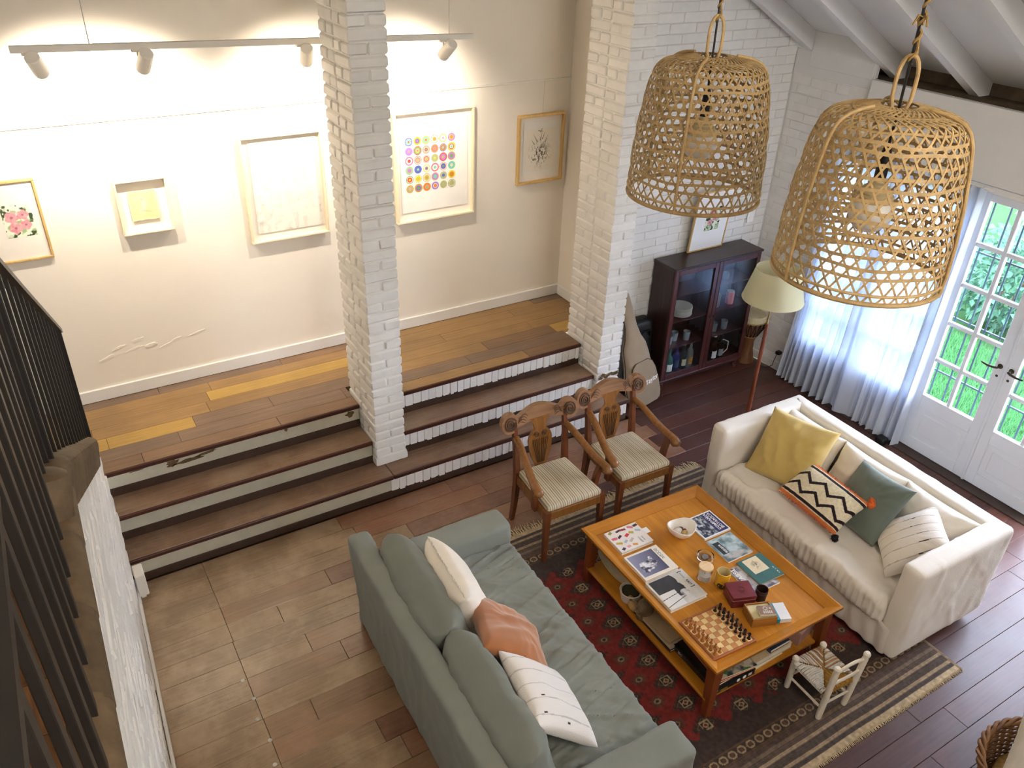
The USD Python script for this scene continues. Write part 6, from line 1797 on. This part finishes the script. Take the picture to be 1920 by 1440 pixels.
# ================================================================== ALCOVE: GUITAR BAG, CASE, DRUM
mat('bag_cloth', S(158, 140, 118), rough=.9, spec=.1, var=.08, vs=8, bump=.2, bs=160, sheen=.2)
mat('bag_trim', S(84, 66, 50), rough=.8, spec=.15, var=.2)
def loft(zs, ws_, ds, n=28, p=2.6, yo=None):
    a = np.arange(n) * 2 * PI / n
    ca, sa = np.cos(a), np.sin(a)
    cx = np.sign(ca) * np.abs(ca) ** (2 / p); cy = np.sign(sa) * np.abs(sa) ** (2 / p)
    V = np.vstack([np.c_[w * cx, d * cy + (0 if yo is None else yo[i]), np.full(n, z)] for i, (z, w, d) in enumerate(zip(zs, ws_, ds))])
    F = []
    for i in range(len(zs) - 1):
        for k in range(n):
            l = (k + 1) % n
            F += [(i * n + k, i * n + l, (i + 1) * n + l), (i * n + k, (i + 1) * n + l, (i + 1) * n + k)]
    V = np.vstack([V, (0, 0 if yo is None else yo[0], zs[0]), (0, 0 if yo is None else yo[-1], zs[-1])])
    m = len(V) - 2
    for k in range(n):
        l = (k + 1) % n
        F += [(m, l, k), (m + 1, (len(zs) - 1) * n + k, (len(zs) - 1) * n + l)]
    return trimesh.Trimesh(V, np.array(F), process=False)
gb = thing('guitar_bag', 'taupe padded guitar bag with a front pocket leaning beside the brick pillar', 'guitar bag', (4.285, 4.54, .004), (-17, -6, 6))
zs = np.linspace(0, 1.06, 48)
wv = np.interp(zs, [0, .02, .06, .16, .30, .40, .48, .56, .64, .74, .90, 1.02, 1.06], [.10, .145, .172, .182, .165, .140, .135, .125, .085, .062, .055, .042, .01])
dv = np.interp(zs, [0, .03, .1, .45, .6, .75, 1.0, 1.06], [.04, .06, .068, .066, .055, .042, .032, .01])
obj('body', loft(zs, wv, dv), 'bag_cloth', gb)
zs2 = np.linspace(.02, .42, 26)
wv2 = np.interp(zs2, [.02, .04, .10, .2, .32, .39, .42], [.10, .135, .150, .150, .140, .115, .07])
obj('pocket', loft(zs2, wv2, np.full(26, .018) * np.clip(np.sin(np.linspace(.15, PI - .15, 26)) * 1.6, .3, 1), yo=np.full(26, -.066)), 'bag_cloth', gb)
obj('zip', tube(np.c_[np.r_[wv2, wv2[::-1] * -1] * 1.01, np.full(52, -.066), np.r_[zs2, zs2[::-1]]], .004, 6), 'bag_trim', gb)
obj('edge_piping', tube(np.c_[np.r_[wv, -wv[::-1]] * 1.0, np.zeros(96), np.r_[zs, zs[::-1]]], .006, 6), 'bag_trim', gb)
g = meshkit.text_mesh('Taylor', .036, .0012, True)
V = np.array(g.vertices); V[:, 0] += V[:, 1] * .35; g.vertices = V
obj('lettering', tf(g, XZ @ rotm((0, 0, 1), 8), (-.020, -.0850, .20)), 'ink_white', gb, smooth=False)
bc = thing('padded_case', 'black soft instrument case standing between the guitar bag and the cabinet', 'case', (4.375, 4.80, .002), (-4, 0, 0))
obj('body', softbox(-.115, .115, -.075, .075, 0, .70, .045, .03, .012, 8, 3), 'black_plastic', bc)
obj('strap', tube([(-.06, -.078, .55), (-.03, -.110, .62), (.03, -.110, .62), (.06, -.078, .55)], .008, 8, flat=(1.6, .6)), 'ink_black', bc)
mat('drum_skin', S(206, 190, 150), rough=.7, spec=.2, var=.12, vs=20)
wood('drum_wood', S(96, 58, 32), S(134, 86, 48), rough=.45, axis=2, grain=40)
dr = thing('drum', 'wooden goblet drum with a pale skin and rope net beside the cabinet', 'drum', (5.672, 4.70, .002))
obj('shell', lathe([(0, 0), (.088, 0), (.090, .01), (.062, .14), (.058, .22), (.075, .28), (.115, .36), (.128, .46), (.128, .50), (0, .50)], 36), 'drum_wood', dr)
obj('skin', lathe([(.132, .44), (.134, .462), (.130, .505), (.122, .512), (0, .512)], 36), 'drum_skin', dr)
obj('rope_ring', join(*[tube(np.c_[r * np.cos(np.linspace(0, 2 * PI, 37)[:-1]), r * np.sin(np.linspace(0, 2 * PI, 37)[:-1]), np.full(36, z)], .006, 6, closed=True) for r, z in ((.136, .452), (.080, .285))]), 'jute', dr)
rp = []
for k in range(18):
    a0 = 2 * PI * k / 18
    for da in (-.17, .17):
        rp.append(tube([(.137 * math.cos(a0), .137 * math.sin(a0), .45), (.128 * math.cos(a0 + da * .5), .128 * math.sin(a0 + da * .5), .385), (.082 * math.cos(a0 + da), .082 * math.sin(a0 + da), .288)], .0034, 5))
obj('rope_net', join(*rp), 'ink_black', dr)
sw = obj('light_switch', join(cham(5.575, 5.655, YA - .014, YA - .003, 1.36, 1.50, .003), cham(5.595, 5.635, YA - .019, YA - .012, 1.40, 1.46, .003)), 'white_card', label='white light switch plate on the alcove brick wall', cat='light switch')
pg = thing('power_adapter', 'black plug and thin cable hanging on the wall beside the curtain hem', 'power adapter', (XR - .004, 4.40, .20))
obj('plug', softbox(-.05, .0, -.022, .022, -.016, .016, .006, .02), 'black_plastic', pg)
obj('cable', tube([(-.045, 0, -.012), (-.05, .012, -.07), (-.04, .03, -.15), (-.06, .08, -.192), (-.10, .16, -.193)], .0032, 6), 'black_plastic', pg)

# ================================================================== NEAR CORNER: WICKER BASKET AND CREAM CUSHION
mat('wicker', S(128, 88, 52), rough=.7, spec=.2, var=.3, vs=30, rvar=.1)
mat('straw', S(168, 132, 74), rough=.9, spec=.1, var=.35, vs=50, bump=.6, bs=120)
bk = thing('basket', 'round brown wicker basket standing on the floor at the near corner', 'basket', (3.62, .56, .002))
R_ = lambda z: .30 + .06 * z / .25
a = np.linspace(0, 2 * PI, 97)[:-1]
rings = []
for k in range(18):
    z = .012 + k * .0128
    rings.append(tube(np.c_[(R_(z) + .006 * np.sin(a * 24 + PI * (k % 2))) * np.cos(a), (R_(z) + .006 * np.sin(a * 24 + PI * (k % 2))) * np.sin(a), np.full(96, z)], .0072, 5, closed=True))
obj('weave', join(*rings), 'wicker', bk, kind='stuff')
for k in range(3):
    ph = a * 12 + k * 2 * PI / 3
    obj('rim_braid', tube(np.c_[(R_(.25) + .014 * np.cos(ph)) * np.cos(a), (R_(.25) + .014 * np.cos(ph)) * np.sin(a), .244 + .012 * np.sin(ph)], .0105, 6, closed=True), 'wicker', bk)
obj('bottom', lathe([(0, .004), (.30, .004), (.30, .014), (0, .016)], 40), 'wicker', bk)
bl_ = thing('blanket', 'straw coloured blanket folded in the wicker basket', 'blanket', (3.62, .56, .02))
bm = pebble((.27, .27, .075), 4)
bm = trimesh.creation.icosphere(subdivisions=4, radius=1.0)
V = np.array(bm.vertices) * (.272, .272, .07); V += (fbm(V * 16, 3, 3) - .5)[:, None] * .03; V[:, 2] += .075; bm.vertices = V
obj('cloth', bm, 'straw', bl_, smooth=True)
cushion('pillow', 'cream pillow standing in the wicker basket at the near corner', 'pillow', (3.645, .650, .40), (.19, -.12, -.04), (.12, .014, .2), .48, .50, .14, 'white_linen', seed=71)

# ================================================================== BEHIND THE VIEWPOINT: UNSEEN WINDOW FRAME AND LAMPS
w1 = thing('window_1', 'frame of an unseen window around the area light behind the viewpoint', 'window', kind='structure')  # frame set around the out-of-view area light
for (a, b, c, d) in ((1.22, 4.78, 4.70, 4.78), (1.22, 4.78, 3.02, 3.10), (1.22, 1.30, 3.10, 4.70), (4.70, 4.78, 3.10, 4.70), (2.97, 3.03, 3.10, 4.70)):
    obj('frame', cham(a, b, -3.0, -2.93, c, d, .004), 'door_paint', w1)
for k, (x, y_, z) in enumerate(((1.6, -1.4, 4.9), (3.9, -1.2, 4.4))):
    cl = thing('ceiling_lamp', 'unseen globe ceiling lamp behind the viewpoint, the one nearer the %s' % ('stairwell' if k == 0 else 'garden side'), 'ceiling lamp', (x, y_, z), kind='structure')  # body for the out-of-view sphere light
    zt_ = min(zc(max(x, .6)), 6) - z
    obj('cord', tube([(0, 0, .30), (0, 0, zt_)], .004, 6), 'black_plastic', cl)
    obj('cap', lathe([(0, .285), (.09, .285), (.07, .33), (0, .335)], 20), 'white_metal', cl)
